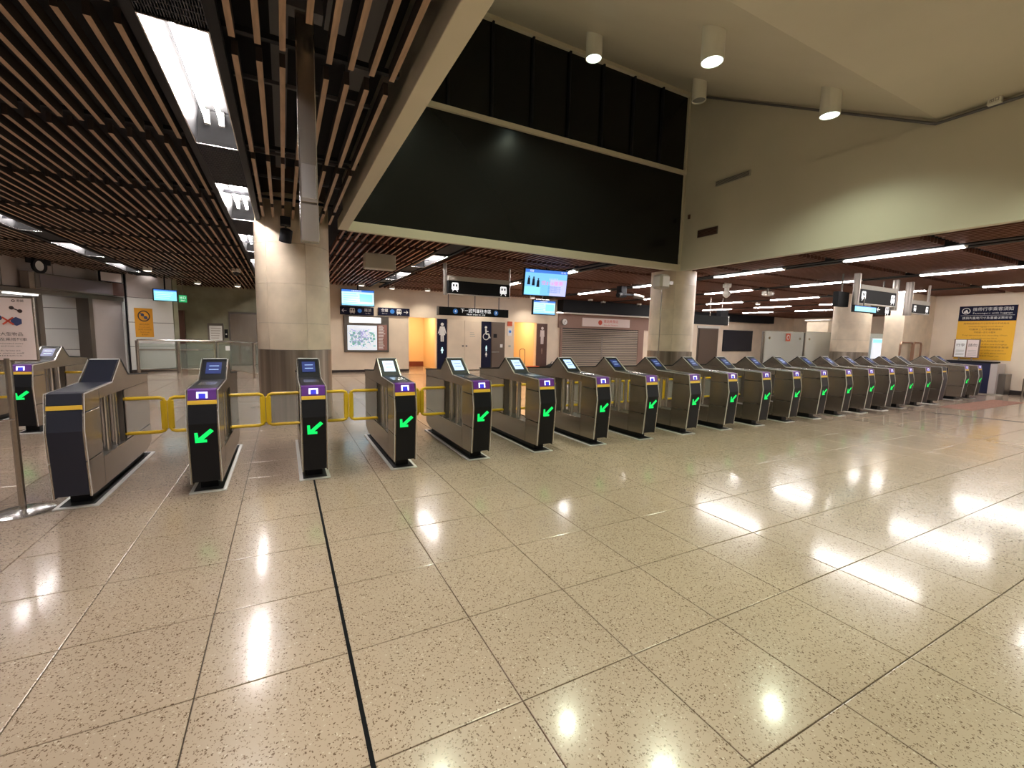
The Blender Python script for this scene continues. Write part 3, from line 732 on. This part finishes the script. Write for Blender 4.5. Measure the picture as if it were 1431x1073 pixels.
screen('wall-side train information screen above the map case', 2.45, 16.9, 2.745, 1.16, .60, kind='info', drop=True)
# direction signs
r = thing('direction_sign', 'navy sign with arrow pointing to the big column, under the information screen', 'sign', (1.87, 17.27, 2.29)); box('panel', 'sign_navy', r, 0, 1.19, -.03, .03, -.145, .145, .003)
arrow_icon(r, .14, 0, .18, -1, -.034); train_icon(r, .42, .01, .19, -.034, 'white_print'); MB().disc(.68, .01, .075, -.034, -.031).build('round_mark', 'sign_blue', r); text('羅湖', .13, 'white_print', r, .97, .035, -.034); text('Lo Wu', .06, 'white_print', r, .97, -.075, -.034)
r = thing('direction_sign', 'navy sign with arrow pointing to the washroom entrances', 'sign', (3.23, 17.27, 2.315)); box('panel', 'sign_navy', r, 0, 1.19, -.03, .03, -.145, .145, .003)
arrow_icon(r, 1.04, 0, .18, 1, -.034); train_icon(r, .78, .01, .19, -.034, 'white_print'); MB().disc(.52, .01, .085, -.034, -.031).build('round_mark', 'sign_blue', r); text('金鐘', .13, 'white_print', r, .23, .035, -.034); text('Admiralty', .05, 'white_print', r, .23, -.075, -.034)
# map case
r = thing('map_case', 'lit wall case with area map and a strip of listed text', 'map case', (1.99, 17.28, 0))
box('case', 'steel_dark', r, 0, 1.62, -.06, 0, .76, 2.12, .004); box('light_box', 'white_glow', r, .18, 1.32, -.075, -.06, 1.86, 2.07)
mp = box('map_sheet', 'map_white', r, .11, 1.17, -.068, -.06, .84, 1.76)
b = MB()
for i in range(60): x, z = random.uniform(.16, 1.05), random.uniform(.95, 1.55); b.box(x, x+random.uniform(.03, .1), -.071, -.0682, z, z+random.uniform(.02, .1))
tag(b.build('map_blocks', 'map_green', mp), kind='stuff')
b = MB()
for i in range(30): b.line(random.uniform(.15, 1.1), random.uniform(.9, 1.65), random.uniform(.15, 1.1), random.uniform(.9, 1.65), .01, -.0725, -.0712)
tag(b.build('map_roads', 'map_violet', mp), kind='stuff')
box('legend', 'map_maroon', r, 1.19, 1.55, -.066, -.06, .84, 1.80)
b = MB()
for i in range(16): b.box(1.23, 1.23+random.uniform(.15, .28), -.069, -.0662, .88+i*.057, .905+i*.057)
tag(b.build('legend_lines', 'white_print', r), kind='stuff')

# washroom signs and doors
def person(parent, x, z, h, skirt=False, y=-.034, m='white_print'):
    b = MB().disc(x, z+h*.90, h*.085, y, y+.003, 14)
    if skirt: b.xz([(x-.20*h*.6, z+.79*h), (x+.20*h*.6, z+.79*h), (x+.24*h, z+.42*h), (x+.17*h, z+.42*h), (x+.13*h, z+.6*h), (x+.16*h, z+.34*h), (x+.09*h, z+.34*h), (x+.08*h, z), (x+.015*h, z), (x+.01*h, z+.3*h), (x-.01*h, z+.3*h), (x-.015*h, z), (x-.08*h, z), (x-.09*h, z+.34*h), (x-.16*h, z+.34*h), (x-.13*h, z+.6*h), (x-.17*h, z+.42*h), (x-.24*h, z+.42*h)], y, y+.003)
    else: b.xz([(x-.13*h, z+.79*h), (x+.13*h, z+.79*h), (x+.15*h, z+.42*h), (x+.10*h, z+.42*h), (x+.09*h, z), (x+.012*h, z), (x, z+.42*h), (x-.012*h, z), (x-.09*h, z), (x-.10*h, z+.42*h), (x-.15*h, z+.42*h)], y, y+.003)
    b.build('figure_icon', m, parent)
r = thing('washroom_sign', 'tall navy washroom sign with white figure in a dress', 'sign', (5.56, 17.28, 0)); box('panel', 'sign_navy', r, 0, .40, -.03, .02, .09, 2.12, .004); person(r, .2, 1.20, .78, True)
person(r, .2, .72, .26, True, m='tv_pale'); arrow_icon(r, .2, .62, .1, 1)
r = thing('washroom_sign', 'tall navy sign with white wheelchair symbol', 'sign', (7.52, 17.28, 0)); box('panel', 'sign_navy', r, 0, .44, -.03, .02, .09, 2.08, .004)
b = MB().disc(.19, 1.83, .055, -.034, -.031).line(.19, 1.76, .20, 1.55, .07, -.034, -.031).line(.19, 1.55, .33, 1.55, .06, -.034, -.031).line(.33, 1.56, .39, 1.37, .05, -.034, -.031).line(.2, 1.66, .31, 1.66, .04, -.034, -.031).ring(.2, 1.44, .115, .15, -.034, -.031, 18); b.build('wheelchair_icon', 'white_print', r)
person(r, .22, .82, .24, m='tv_pale'); person(r, .22, .56, .22, True, m='white_print')
r = thing('washroom_sign', 'tall brown washroom sign with pale figure', 'sign', (10.27, 17.28, 0)); box('panel', 'sign_brown', r, 0, .54, -.03, .02, .09, 2.08, .004); person(r, .27, 1.15, .80, m='poster_pink'); person(r, .27, .70, .28, m='shutter_brown')
d = tag(MB().box(5.98, 7.50, YW-.02, YW, .02, 2.10).build('door_1', 'stone_wall'), 'cream double service doors between the two navy signs', kind='structure')
for a, b_ in ((5.985, 6.735), (6.745, 7.495)): lf = box('leaf', 'stone_wall', d, a, b_, YW-.045, YW-.02, .03, 2.09, .004)
for x in (6.66, 6.82): MB().tube([(x, YW-.05, 1.03), (x, YW-.09, 1.03)], .035, 10).build('knob', 'steel_dark', d)
for i in range(3): box('notice_line', 'beige_box', d, 6.98, 7.22-.03*i, YW-.048, YW-.045, 1.42+.08*i, 1.44+.08*i)
d = tag(MB().box(7.97, 8.64, YW-.02, YW, .02, 2.07).build('door_2', 'brown_door'), 'brown accessible washroom door beside the wheelchair sign', kind='structure')
box('leaf', 'brown_door', d, 8.0, 8.60, YW-.05, YW-.02, .04, 2.03, .004); box('handle', 'steel_bright', d, 7.99, 8.32, YW-.11, YW-.07, .76, .80); box('sign_plate', 'black_metal', d, 8.07, 8.24, YW-.054, YW-.05, 1.40, 1.56); box('sign_plate', 'white_print', d, 8.40, 8.52, YW-.054, YW-.05, .98, 1.12)
r = thing('wall_notice', 'narrow wall notices between brown door and second entrance', 'notice', (8.88, 17.28, 0)); box('sign_plate', 'red_sign', r, -.12, .10, -.03, .02, 1.92, 2.12); box('sheet', 'white_print', r, -.10, .10, -.02, .02, 1.50, 1.84); MB().disc(.0, 1.68, .06, -.024, -.021).build('round_mark', 'sign_blue', r); box('switch', 'beige_box', r, -.04, .04, -.03, .02, 1.0, 1.08)

# shop front with roller shutter
d = tag(MB().box(11.40, 17.3, YW-.10, YW, 1.93, 2.60).build('trim_3', 'shutter_brown'), 'brown fascia above the roller shutter', kind='structure')
wall('trim_4', 'black bulkhead above the shutter fascia', 'black_metal', 11.35, 17.6, YW-.5, YW, 2.62, 3.25); wall('trim_5', 'pale ledge along the shutter fascia', 'white_paint', 11.45, 17.3, YW-.55, YW-.1, 2.57, 2.62)
r = thing('roller_shutter', 'closed steel roller shutter under a white signboard', 'shutter', (11.62, YW-.02, 0))
box('guide', 'shutter_brown', r, -.10, 0, -.08, 0, 0, 1.93); box('guide', 'shutter_brown', r, 4.72, 5.1, -.08, 0, 0, 1.93)
sl = MB().yz([(-.02, .0), (-.075, .012), (-.06, .062), (-.02, .066)], .0, 4.72).mesh('shutter_slat', 'shutter')
for i in range(21): link('shutter_slat', sl, r, (0, 0, .02+i*.09))
box('backing', 'black_metal', r, 0, 4.72, -.02, -.005, 0, 1.93); box('centre_post', 'steel_dark', r, 2.32, 2.42, -.07, -.02, 0, 1.6)
r = thing('signboard', 'white shop signboard with small red mark above the shutter', 'sign', (12.70, YW-.1, 2.235)); box('panel', 'poster_pink', r, 0, 2.98, -.05, 0, -.2, .2, .004)
MB().disc(1.08, .0, .12, -.056, -.051, 18).build('logo_mark', 'ink_red', r); text('車站美食站', .17, 'ink_red', r, 1.75, .06, -.054, width=.9); text('Snack Station', .10, 'ink_red', r, 1.75, -.11, -.054, width=.9)
r = thing('wall_clock', 'round white clock beside the shutter fascia', 'clock', (11.68, YW-.14, 2.20)); MB().disc(0, 0, .155, -.03, .04, 24).build('rim', 'steel_dark', r); MB().disc(0, 0, .135, -.036, -.03, 24).build('dial', 'white_print', r); MB().line(0, 0, .05, .05, .02, -.04, -.036).line(0, 0, -.03, -.09, .014, -.04, -.036).build('hands', 'ink', r)
r = thing('strip_light', 'short bright strip light by the shutter ledge', 'light', (11.15, YW-.3, 2.62)); box('body', 'white_paint', r, -.02, .75, -.06, .06, .0, .04); box('diffuser', 'strip_glow', r, 0, .73, -.05, .05, -.03, 0)
r = thing('bag', 'black bag lying by the foot of the brown washroom sign', 'bag', (10.95, 16.95, 0))
b = MB(); nn = 14
for j, (rr, z) in enumerate(((.0, 0), (.30, .02), (.34, .10), (.28, .20), (.12, .27), (0, .28))): pass
b.lathe([(.28, 0), (.33, .08), (.27, .19), (.12, .26), (.02, .27)], 14); o = b.build('body', 'rubber', r, smooth=True); o.scale = (1.2, .6, 1); MB().tube([(-.12, 0, .24), (-.06, 0, .34), (.08, 0, .34), (.14, 0, .23)], .014, 6).build('handle', 'rubber', r)
r = thing('hand_trolley', 'thin framed trolley parked in the second washroom entrance', 'trolley', (9.42, 17.05, 0))
for x in (-.13, .13): MB().tube([(x, 0, .08), (x, .02, .88)], .014, 6).build('upright', 'steel_dark', r)
MB().tube([(-.13, .02, .88), (-.06, .02, .93), (.06, .02, .93), (.13, .02, .88)], .014, 6).build('handle', 'steel_dark', r); box('tray', 'red_sign', r, -.2, .8, -.2, .1, .10, .16, .01)
for x in (-.15, .7): MB().tube([(x, -.18, .07), (x, -.14, .07)], .07, 12).build('wheel', 'rubber', r)

# ================================================================== FAR RIGHT HALL
d = tag(MB().box(22.95, 24.85, 18.97, 19.0, 0, 2.25).build('door_3', 'steel_dark'), 'grey service door in the far cream wall', kind='structure'); box('leaf', 'brown_door', d, 23.05, 24.75, 18.93, 18.97, .03, 2.18); box('frame', 'white_paint', d, 22.85, 24.95, 18.94, 18.98, 2.25, 2.40)
screen('dark blank advert panel on the far cream wall', 26.8, 18.92, 1.50, 2.95, 1.38, kind='off', drop=False, name='advert_panel')
r = thing('hanging_sign', 'black box sign hung beyond the void corner column', 'sign', (14.15, 12, 0)); box('panel', 'sign_black', r, 0, 2.0, -.08, .08, 2.12, 2.47, .004); box('end_cap', 'steel_bright', r, 2.0, 2.05, -.09, .09, 2.10, 2.49)
for x in (1.0, 1.7): MB().tube([(x, 0, 2.47), (x, 0, 3.4)], .018, 6).build('hanger', 'steel', r)
box('top_box', 'black_metal', r, 1.5, 1.95, -.1, .1, 2.47, 2.72)
# glass screens
gl = thing('glass_screen', 'row of frosted glass panels behind the far gates', 'glass screen', (14.2, 9.12, 0))
px = (0, 2.36, 5.25, 8.8)
for i in range(3):
    box('glass_panel', 'glass_frost', gl, px[i]+.06, px[i+1]-.06, -.008, .008, .12, 1.86+.03*i)
    for x in (px[i]+.3, px[i+1]-.3):
        MB().disc(x, 1.62, .04, -.03, .03, 10).build('fitting', 'steel', gl)
for x in px: box('post', 'steel_dark', gl, x-.04, x+.04, -.03, .03, 0, 1.84)
r = thing('prohibition_notice', 'small red notice stuck on the frosted glass screen', 'notice', (15.55, 9.10, 1.66)); box('sheet', 'red_sign', r, -.13, .13, -.006, 0, -.13, .13); MB().ring(0, 0, .06, .085, -.009, -.0062, 14).build('ring_print', 'white_print', r)
r = thing('wall_notice', 'pale blue notice board leaning against the frosted glass screen', 'notice', (21.6, 9.05, 0)); box('sheet', 'map_white', r, -.4, .4, -.02, 0, .9, 1.72); box('heading', 'tv_cyan', r, -.36, .36, -.024, -.02, 1.55, 1.68)
r = thing('cabinet', 'wide cream service cabinet beside the far round column', 'cabinet', (18.9, 9.4, 0)); box('body', 'stone_cream', r, -.3, 2.6, 0, .8, 0, 2.35, .02); box('top', 'white_paint', r, -.35, 2.65, -.05, .85, 2.35, 2.40); box('door', 'stone_cream', r, .5, 1.4, -.03, 0, .1, 2.2); box('door', 'stone_cream', r, 1.44, 2.4, -.03, 0, .1, 2.2)
# hoop barrier
r = thing('hoop_barrier', 'copper coloured tubular hoop barrier by the stone pier', 'barrier', (17.9, 6.85, 0))
for a, b_ in ((0, .85), (.95, 1.5)): MB().tube([(a, 0, 0), (a, 0, 1.50), (a+.06, 0, 1.57), (b_-.06, 0, 1.57), (b_, 0, 1.50), (b_, 0, 0)], .03, 8).build('hoop', 'copper_pipe', r, smooth=True)
# hanging signs over the far gates
hanging_sign(12.62, 14.45, 5.8, 2.50, 2.84, 'black hanging train sign over the far gates with oval steel posts', ((-.06, 2.35, .075), (1.90, 2.40, .075)))
r = screen('small blue screen hanging under the far train sign', 12.75, 5.65, 2.345, 1.05, .17, kind='blue', drop=False); MB().tube([(0, .05, .08), (0, .05, .3)], .015, 6).build('drop_rod', 'steel_dark', r)
r = thing('gate_indicator', 'black indicator box behind the oval post of the far train sign', 'sign', (12.05, 6.0, 0)); box('panel', 'sign_black', r, 0, .5, -.06, .06, 2.40, 2.76, .004); MB().tube([(.25, 0, 2.76), (.25, 0, 3.4)], .02, 8).build('hanger', 'steel_dark', r)
r = thing('direction_sign', 'small train direction sign below the far hanging train sign', 'sign', (14.1, 6.1, 0)); box('panel', 'sign_black', r, 0, .95, -.04, .04, 2.30, 2.56, .004); train_icon(r, .72, 2.43, .2, -.044); arrow_icon(r, .25, 2.43, .16, -1, -.044, 'white_glow'); MB().tube([(.5, 0, 2.56), (.5, 0, 3.4)], .02, 8).build('hanger', 'steel_dark', r)
r = hanging_sign(15.42, 16.5, 5.8, 2.38, 2.62, 'short black hanging train sign nearest the stone pier', ((-.1, 2.3, .09), (1.1, 2.36, .03)))
# notice wall
r = thing('luggage_notice', 'big yellow and navy luggage notice on the cream wall', 'notice', (20.395, 5.63, 0), -PI/2)
box('panel', 'poster_yellow', r, -.67, .67, -.02, 0, 1.06, 2.82); hd = box('heading', 'sign_navy', r, -.67, .67, -.025, -.0205, 2.33, 2.82)
b = MB().ring(-.50, 2.66, .085, .105, -.029, -.0255, 20).disc(-.52, 2.63, .035, -.029, -.0255).line(-.5, 2.70, -.46, 2.60, .04, -.029, -.0255); b.build('ring_icon', 'white_print', hd)
text('攜帶行李乘客須知', .13, 'white_print', hd, .12, 2.70, -.027, width=.92); text('Passengers with luggage', .075, 'white_print', hd, .12, 2.58, -.027, width=.9); text('請預先量度尺寸及重量以策安全', .09, 'white_print', hd, 0, 2.42, -.027, width=1.15); box('rule', 'white_print', hd, -.62, .62, -.027, -.0255, 2.505, 2.512)
L_ = ('攜帶超過規定尺寸的行李均不得進站', 'Oversized luggage is not allowed', '可攜帶之行李體積總和', '不超過一百七十厘米', 'Total dimensions not exceeding 170cm', 'and each side not over 130cm', '請妥善保管個人財物及行李', 'Please look after your belongings', '扶手電梯請勿使用手推車', 'Do not use trolleys on escalators', 'Use lifts or wide gates instead', '多謝合作 Thank you')
for i, t in enumerate(L_): text(t, .062, 'ink_brown', r, 0.0 if i < 7 else .14, 2.24-i*.096, -.022, width=(1.05, .8, .75, .5, 1.05, .6, .95, .8, .9, .7, .8, .5)[i])
r = thing('notice_holder', 'twin white leaflet holder standing on the navy counter', 'notice', (19.85, 5.85, 0), -PI/2)
box('frame', 'wood_brown', r, -.31, .31, -.015, .02, 1.12, 1.72)
for i, x in enumerate((-.145, .145)):
    sh = box('sheet', 'white_print' if i == 0 else 'poster_pink', r, x-.13, x+.13, -.02, -.015, 1.14, 1.70); text(('行李', '請勿')[i], .11, 'ink', sh, x, 1.52, -.022)
    for j in range(4): box('print_line', 'panel_grey', sh, x-.1, x+.1, -.022, -.0201, 1.20+j*.05, 1.215+j*.05)
for x in (-.15, .15): MB().tube([(x, 0, 1.021), (x, 0, 1.119)], .02, 8).build('leg', 'steel_bright', r)
r = thing('counter', 'navy service counter with grey end beside the last gate', 'counter', (19.75, 5.45, 0), -PI/2)
box('front', 'navy_box', r, -.85, .30, -.25, .40, 0.03, .98, .006); box('end_panel', 'panel_grey', r, .30, .46, -.25, .40, .03, .96, .004); box('top', 'black_metal', r, -.88, .33, -.28, .42, .98, 1.02); box('side_box', 'steel_dark', r, .46, .62, -.1, .40, .03, .66, .004); box('plinth', 'beige_box', r, -.85, .6, -.22, .40, 0, .03)
r = tag(MB().box(14.2, 17.8, 3.95, 4.55, 0, .006).build('floor_mat', 'mat_red'), 'worn reddish floor mat in front of the wide lane', 'mat')
r = thing('guide_rail', 'low steel guide rail by the foot of the notice wall', 'rail', (19.9, 4.3, 0)); MB().tube([(0, .2, 0), (0, .2, .55), (0, .14, .62), (0, -1.2, .62)], .025, 8).build('rail', 'steel', r); MB().tube([(0, -.5, 0), (0, -.5, .62)], .02, 8).build('post', 'steel', r)

# ================================================================== PORTAL WALL (far end of the other bank)
TH = math.radians(66.45)
pw = tag(link('wall_left', None, None, (-6.157, 15.76, 0), (0, 0, TH)), 'grey panelled portal wall past the other gate bank', kind='structure')
js = (-3.4, -1.9, -.06, 1.29, 2.7, 4.05)
for a, b_ in zip(js, js[1:]): box('fascia_panel', 'panel_grey', pw, a+.012, b_-.012, 0, .12, 2.48, 3.4)
box('backing', 'black_metal', pw, -3.4, 4.05, .06, .16, 2.46, 3.6)
box('lintel', 'steel_dark', pw, -3.4, 3.6, -.05, .3, 2.34, 2.46)
for a in (.72, 2.26): box('jamb', 'steel_dark', pw, a, a+.14, -.06, .3, 0, 2.34)
box('jamb', 'steel_dark', pw, -1.5, -1.36, -.06, .3, 0, 2.34)
box('infill_panel', 'panel_grey', pw, 2.42, 3.6, .02, .06, 0, 2.34)
box('end_post', 'panel_white', pw, 3.6, 3.66, -.04, .1, 0, 2.46); box('end_post', 'steel_bright', pw, 3.66, 3.72, -.06, .1, 0, 2.46)
r = thing('strip_light', 'tube light fixed under the portal lintel', 'light', (-6.157, 15.76, 0), TH); box('diffuser', 'strip_glow', r, -.15, .65, -.16, -.08, 2.27, 2.31); box('body', 'white_paint', r, -.5, .68, -.19, -.07, 2.31, 2.335)
r = thing('display_sign', 'long unlit display sign mounted across the portal wall', 'sign', (-6.157, 15.76, 0), TH)
box('case', 'steel_dark', r, .46, 2.86, -.32, -.08, 2.46, 2.87, .006); box('screen_panel', 'dead_screen', r, .56, 2.82, -.33, -.32, 2.50, 2.83); box('end_cap', 'steel', r, .30, .46, -.30, -.08, 2.44, 2.88); box('end_cap', 'sign_brown', r, 2.86, 3.4, -.28, -.08, 2.50, 2.90)
for x in (.8, 2.6): MB().tube([(x, -.2, 2.87), (x, -.2, 3.4)], .025, 8).build('hanger', 'black_metal', r)
screen('small unlit screen tilted above the portal display sign', -4.60, 17.70, 3.0, .62, .30, rz=.9, kind='grey', name='display_screen', drop=False)
r = thing('speaker', 'round black ring loudspeaker over the portal fascia', 'speaker', (-5.62, 15.92, 3.02), TH); MB().ring(0, 0, .13, .19, -.12, -.06, 18).build('rim', 'black_metal', r); box('arm', 'black_metal', r, -.25, .35, -.06, -.0, .05, .25); MB().disc(0, 0, .13, -.09, -.07).build('cone', 'panel_white', r)
# white panelled bay with yellow poster
TH2 = math.radians(42.2)
pb = tag(link('wall_left', None, None, (-4.4, 18.6, 0), (0, 0, TH2)), 'white panelled wall with the yellow poster', kind='structure')
box('backing', 'black_metal', pb, -.1, 1.30, .03, .1, 0, 3.4)
for z0, z1 in ((.10, .86), (.875, 1.66), (1.675, 2.47)): box('wall_panel', 'panel_white', pb, -.08, 1.28, -.01, .03, z0, z1)
box('wall_panel', 'panel_grey', pb, -.08, 1.28, -.01, .03, 2.485, 3.4); box('skirting', 'plinth_dark', pb, -.1, 1.3, -.03, .03, 0, .10); box('corner_post', 'marble_green', pb, 1.30, 1.45, -.02, 2.2, 0, 3.4)
r = thing('poster', 'yellow poster with black prohibition ring on the white panelled wall', 'poster', (-4.4, 18.6, 0), TH2)
box('sheet', 'poster_orange', r, .08, .62, -.018, -.012, 1.18, 2.14); MB().ring(.35, 1.88, .15, .185, -.022, -.0182, 22).build('ring_print', 'ink', r); b = MB().disc(.31, 1.92, .05, -.022, -.0182).disc(.40, 1.83, .055, -.022, -.0182).line(.24, 1.98, .46, 1.77, .03, -.0235, -.0222); b.build('symbol_print', 'ink_blue', r)
for i, t in enumerate(('請勿奔跑', 'Do not rush', '注意安全 小心月台空隙', 'Mind the gap', '敬請合作')): text(t, .055, 'ink_brown', r, .35, 1.60-i*.085, -.02, width=(.3, .32, .4, .28, .2)[i])
screen('small cyan information screen beside the green exit sign', -3.50, 18.75, 2.60, .66, .40, rz=.35, kind='blue')
r = thing('exit_sign', 'green exit sign at the corner of the marble lobby', 'sign', (-3.05, 18.9, 2.52), .2); box('case', 'exit_green', r, -.11, .11, -.03, .03, -.12, .12, .005); text('出口', .09, 'white_glow', r, 0, .03, -.034); text('EXIT', .06, 'white_glow', r, 0, -.06, -.034); MB().tube([(0, 0, .12), (0, 0, .8)], .012, 6).build('hanger', 'steel_dark', r)
# lift lobby
d = tag(MB().box(-2.02, -.05, 21.85, 21.9, 0, 2.24).build('door_4', 'steel_dark'), 'steel lift doors in the greenish marble wall', kind='structure')
for a, b_ in ((-1.96, -1.04), (-1.03, -.11)): box('leaf', 'steel', d, a, b_, 21.82, 21.85, .02, 2.16)
r = thing('lobby_notice', 'framed white notice on the marble wall beside the lift', 'notice', (-2.48, 21.88, 0)); box('frame', 'steel_dark', r, -.28, .28, -.03, .02, .98, 1.74); box('sheet', 'white_print', r, -.22, .22, -.035, -.03, 1.02, 1.64)
for i in range(5): box('print_line', 'panel_grey', r, -.17, .1+.02*i, -.038, -.035, 1.12+.1*i, 1.15+.1*i)
r = thing('lift_button_panel', 'black lift call panel between notice and lift doors', 'button panel', (-2.12, 21.88, 0)); box('plate', 'black_metal', r, -.06, .06, -.02, .02, 1.15, 1.5); MB().disc(0, 1.3, .03, -.03, -.02, 12).build('button', 'white_print', r)
r = thing('marble_jamb', 'dark brown door jamb at the edge of the marble lobby', 'door jamb', (-3.55, 21.3, 0)); box('panel', 'sign_brown', r, -.13, .13, -.1, .1, 0, 2.2, .004)
# glass barrier
r = thing('glass_barrier', 'steel and glass barrier in front of the lift lobby', 'barrier')
bp_ = [(-4.25, 18.35), (-3.17, 18.3), (-2.1, 18.6), (-.85, 15.95), (.2, 15.9)]
for i, (x, y) in enumerate(bp_): MB().tube([(x, y, 0), (x, y, 1.08)], .05 if i < 3 else .035, 12).build('post', 'steel', r, smooth=True)
bp2 = [bp_[0], bp_[1], (-2.1, 18.2), (-1.3, 17.2), bp_[3], bp_[4]]
MB().tube([(x, y, 1.09) for x, y in bp2], .028, 8).build('handrail', 'steel_bright', r, smooth=True)
MB().tube([(x, y, .12) for x, y in bp2], .018, 8).build('bottom_rail', 'steel', r, smooth=True)
for (x, y), (x2, y2) in zip(bp2, bp2[1:]):
    L2 = math.hypot(x2-x, y2-y); a = math.atan2(y2-y, x2-x)
    o = box('glass_pane', 'glass_green', r, .06, L2-.06, -.006, .006, .15, .98); o.location = (x, y, 0); o.rotation_euler = (0, 0, a)
box('mid_rail', 'steel_bright', r, -4.2, -3.2, 18.28, 18.31, .76, .80); box('mid_rail', 'steel_bright', r, -3.1, -2.15, 18.24, 18.27, .76, .80)
box('label_plate', 'white_print', r, -1.72, -1.60, 17.3, 17.32, .80, .95)

# ================================================================== SMALL CEILING FITTINGS
def dome(x, y, label, glow=False, r0=.11):
    r = thing('ceiling_spot' if glow else 'dome_camera', label, 'light' if glow else 'camera', (x, y, ZC), 0)
    MB().lathe([(r0, .04), (r0, -.05), (r0*.9, -.06)], 18).build('body', 'white_paint', r, smooth=True)
    if glow:
        MB().lathe([(r0*.8, -.062), (r0*.8, -.07)], 16).build('lens', 'lens_small', r)
        ld = bpy.data.lights.new('lamp', 'SPOT'); ld.energy = 70; ld.color = (1, .90, .76); ld.spot_size = math.radians(125); ld.spot_blend = .6; ld.shadow_soft_size = .06
        link('lamp', ld, r, (0, 0, -.08))
    else: MB().lathe([(r0*.75, -.06), (r0*.6, -.11), (r0*.25, -.14), (.01, -.145)], 16).build('dome', 'black_glass', r, smooth=True)
for x, y, l, gw in ((12.29, 16.06, 'white dome camera over the black shutter bulkhead, closer to the clock', 0), (13.48, 16.62, 'white dome camera over the black shutter bulkhead, middle one', 0), (15.58, 16.46, 'white dome camera over the black shutter bulkhead, closer to the column', 0),
                    (-3.45, 16.44, 'round ceiling spot near the end of the portal light row', 1), (-2.73, 19.8, 'round lit ceiling spot nearer the green exit sign', 1), (-1.15, 15.1, 'round white ceiling fitting in front of the lift doors', 0), (-1.5, 20.0, 'round lit ceiling spot nearer the lift doors', 1),
                    (2.5, 16.4, 'small lit ceiling spot above the wall-side information screen', 1), (3.64, 16.74, 'small lit ceiling spot above the arrow sign by the entrance', 1), (4.95, 16.6, 'small lit ceiling spot above the first washroom entrance', 1), (7.3, 16.6, 'small lit ceiling spot above the cream double doors', 1), (9.6, 16.6, 'small lit ceiling spot above the second washroom entrance', 1), (18.86, 12.5, 'round lit ceiling spot above the frosted glass screens', 1)):
    dome(x, y, l, gw)
r = thing('camera_cluster', 'black cluster of cameras hanging beside the void corner column', 'camera', (10.0, 11.4, ZC))
box('mount', 'black_metal', r, -.12, .12, -.12, .12, -.35, .15, .01); MB().tube([(.3, -.25, -.30), (.55, -.45, -.36)], .07, 12).build('camera_body', 'steel_dark', r); MB().tube([(-.2, -.2, -.28), (-.5, -.4, -.34)], .07, 12).build('camera_body', 'black_metal', r); box('arm', 'black_metal', r, -.3, .35, -.22, -.16, -.3, -.24)
r = thing('pan_camera', 'white cylinder camera hanging past the void corner column', 'camera', (12.08, 9.04, ZC)); MB().lathe([(.12, .05), (.12, -.08), (.07, -.10), (.07, -.20), (.11, -.22), (.11, -.30), (.09, -.34), (.02, -.40)], 18).build('body', 'white_paint', r, smooth=True)
r = thing('pan_camera', 'steel camera pair hanging above the frosted glass screens', 'camera', (13.9, 8.9, ZC)); box('body', 'steel', r, -.18, .18, -.1, .1, -.25, -.08, .02); MB().tube([(0, 0, -.1), (0, 0, .2)], .03, 8).build('stem', 'steel_dark', r)
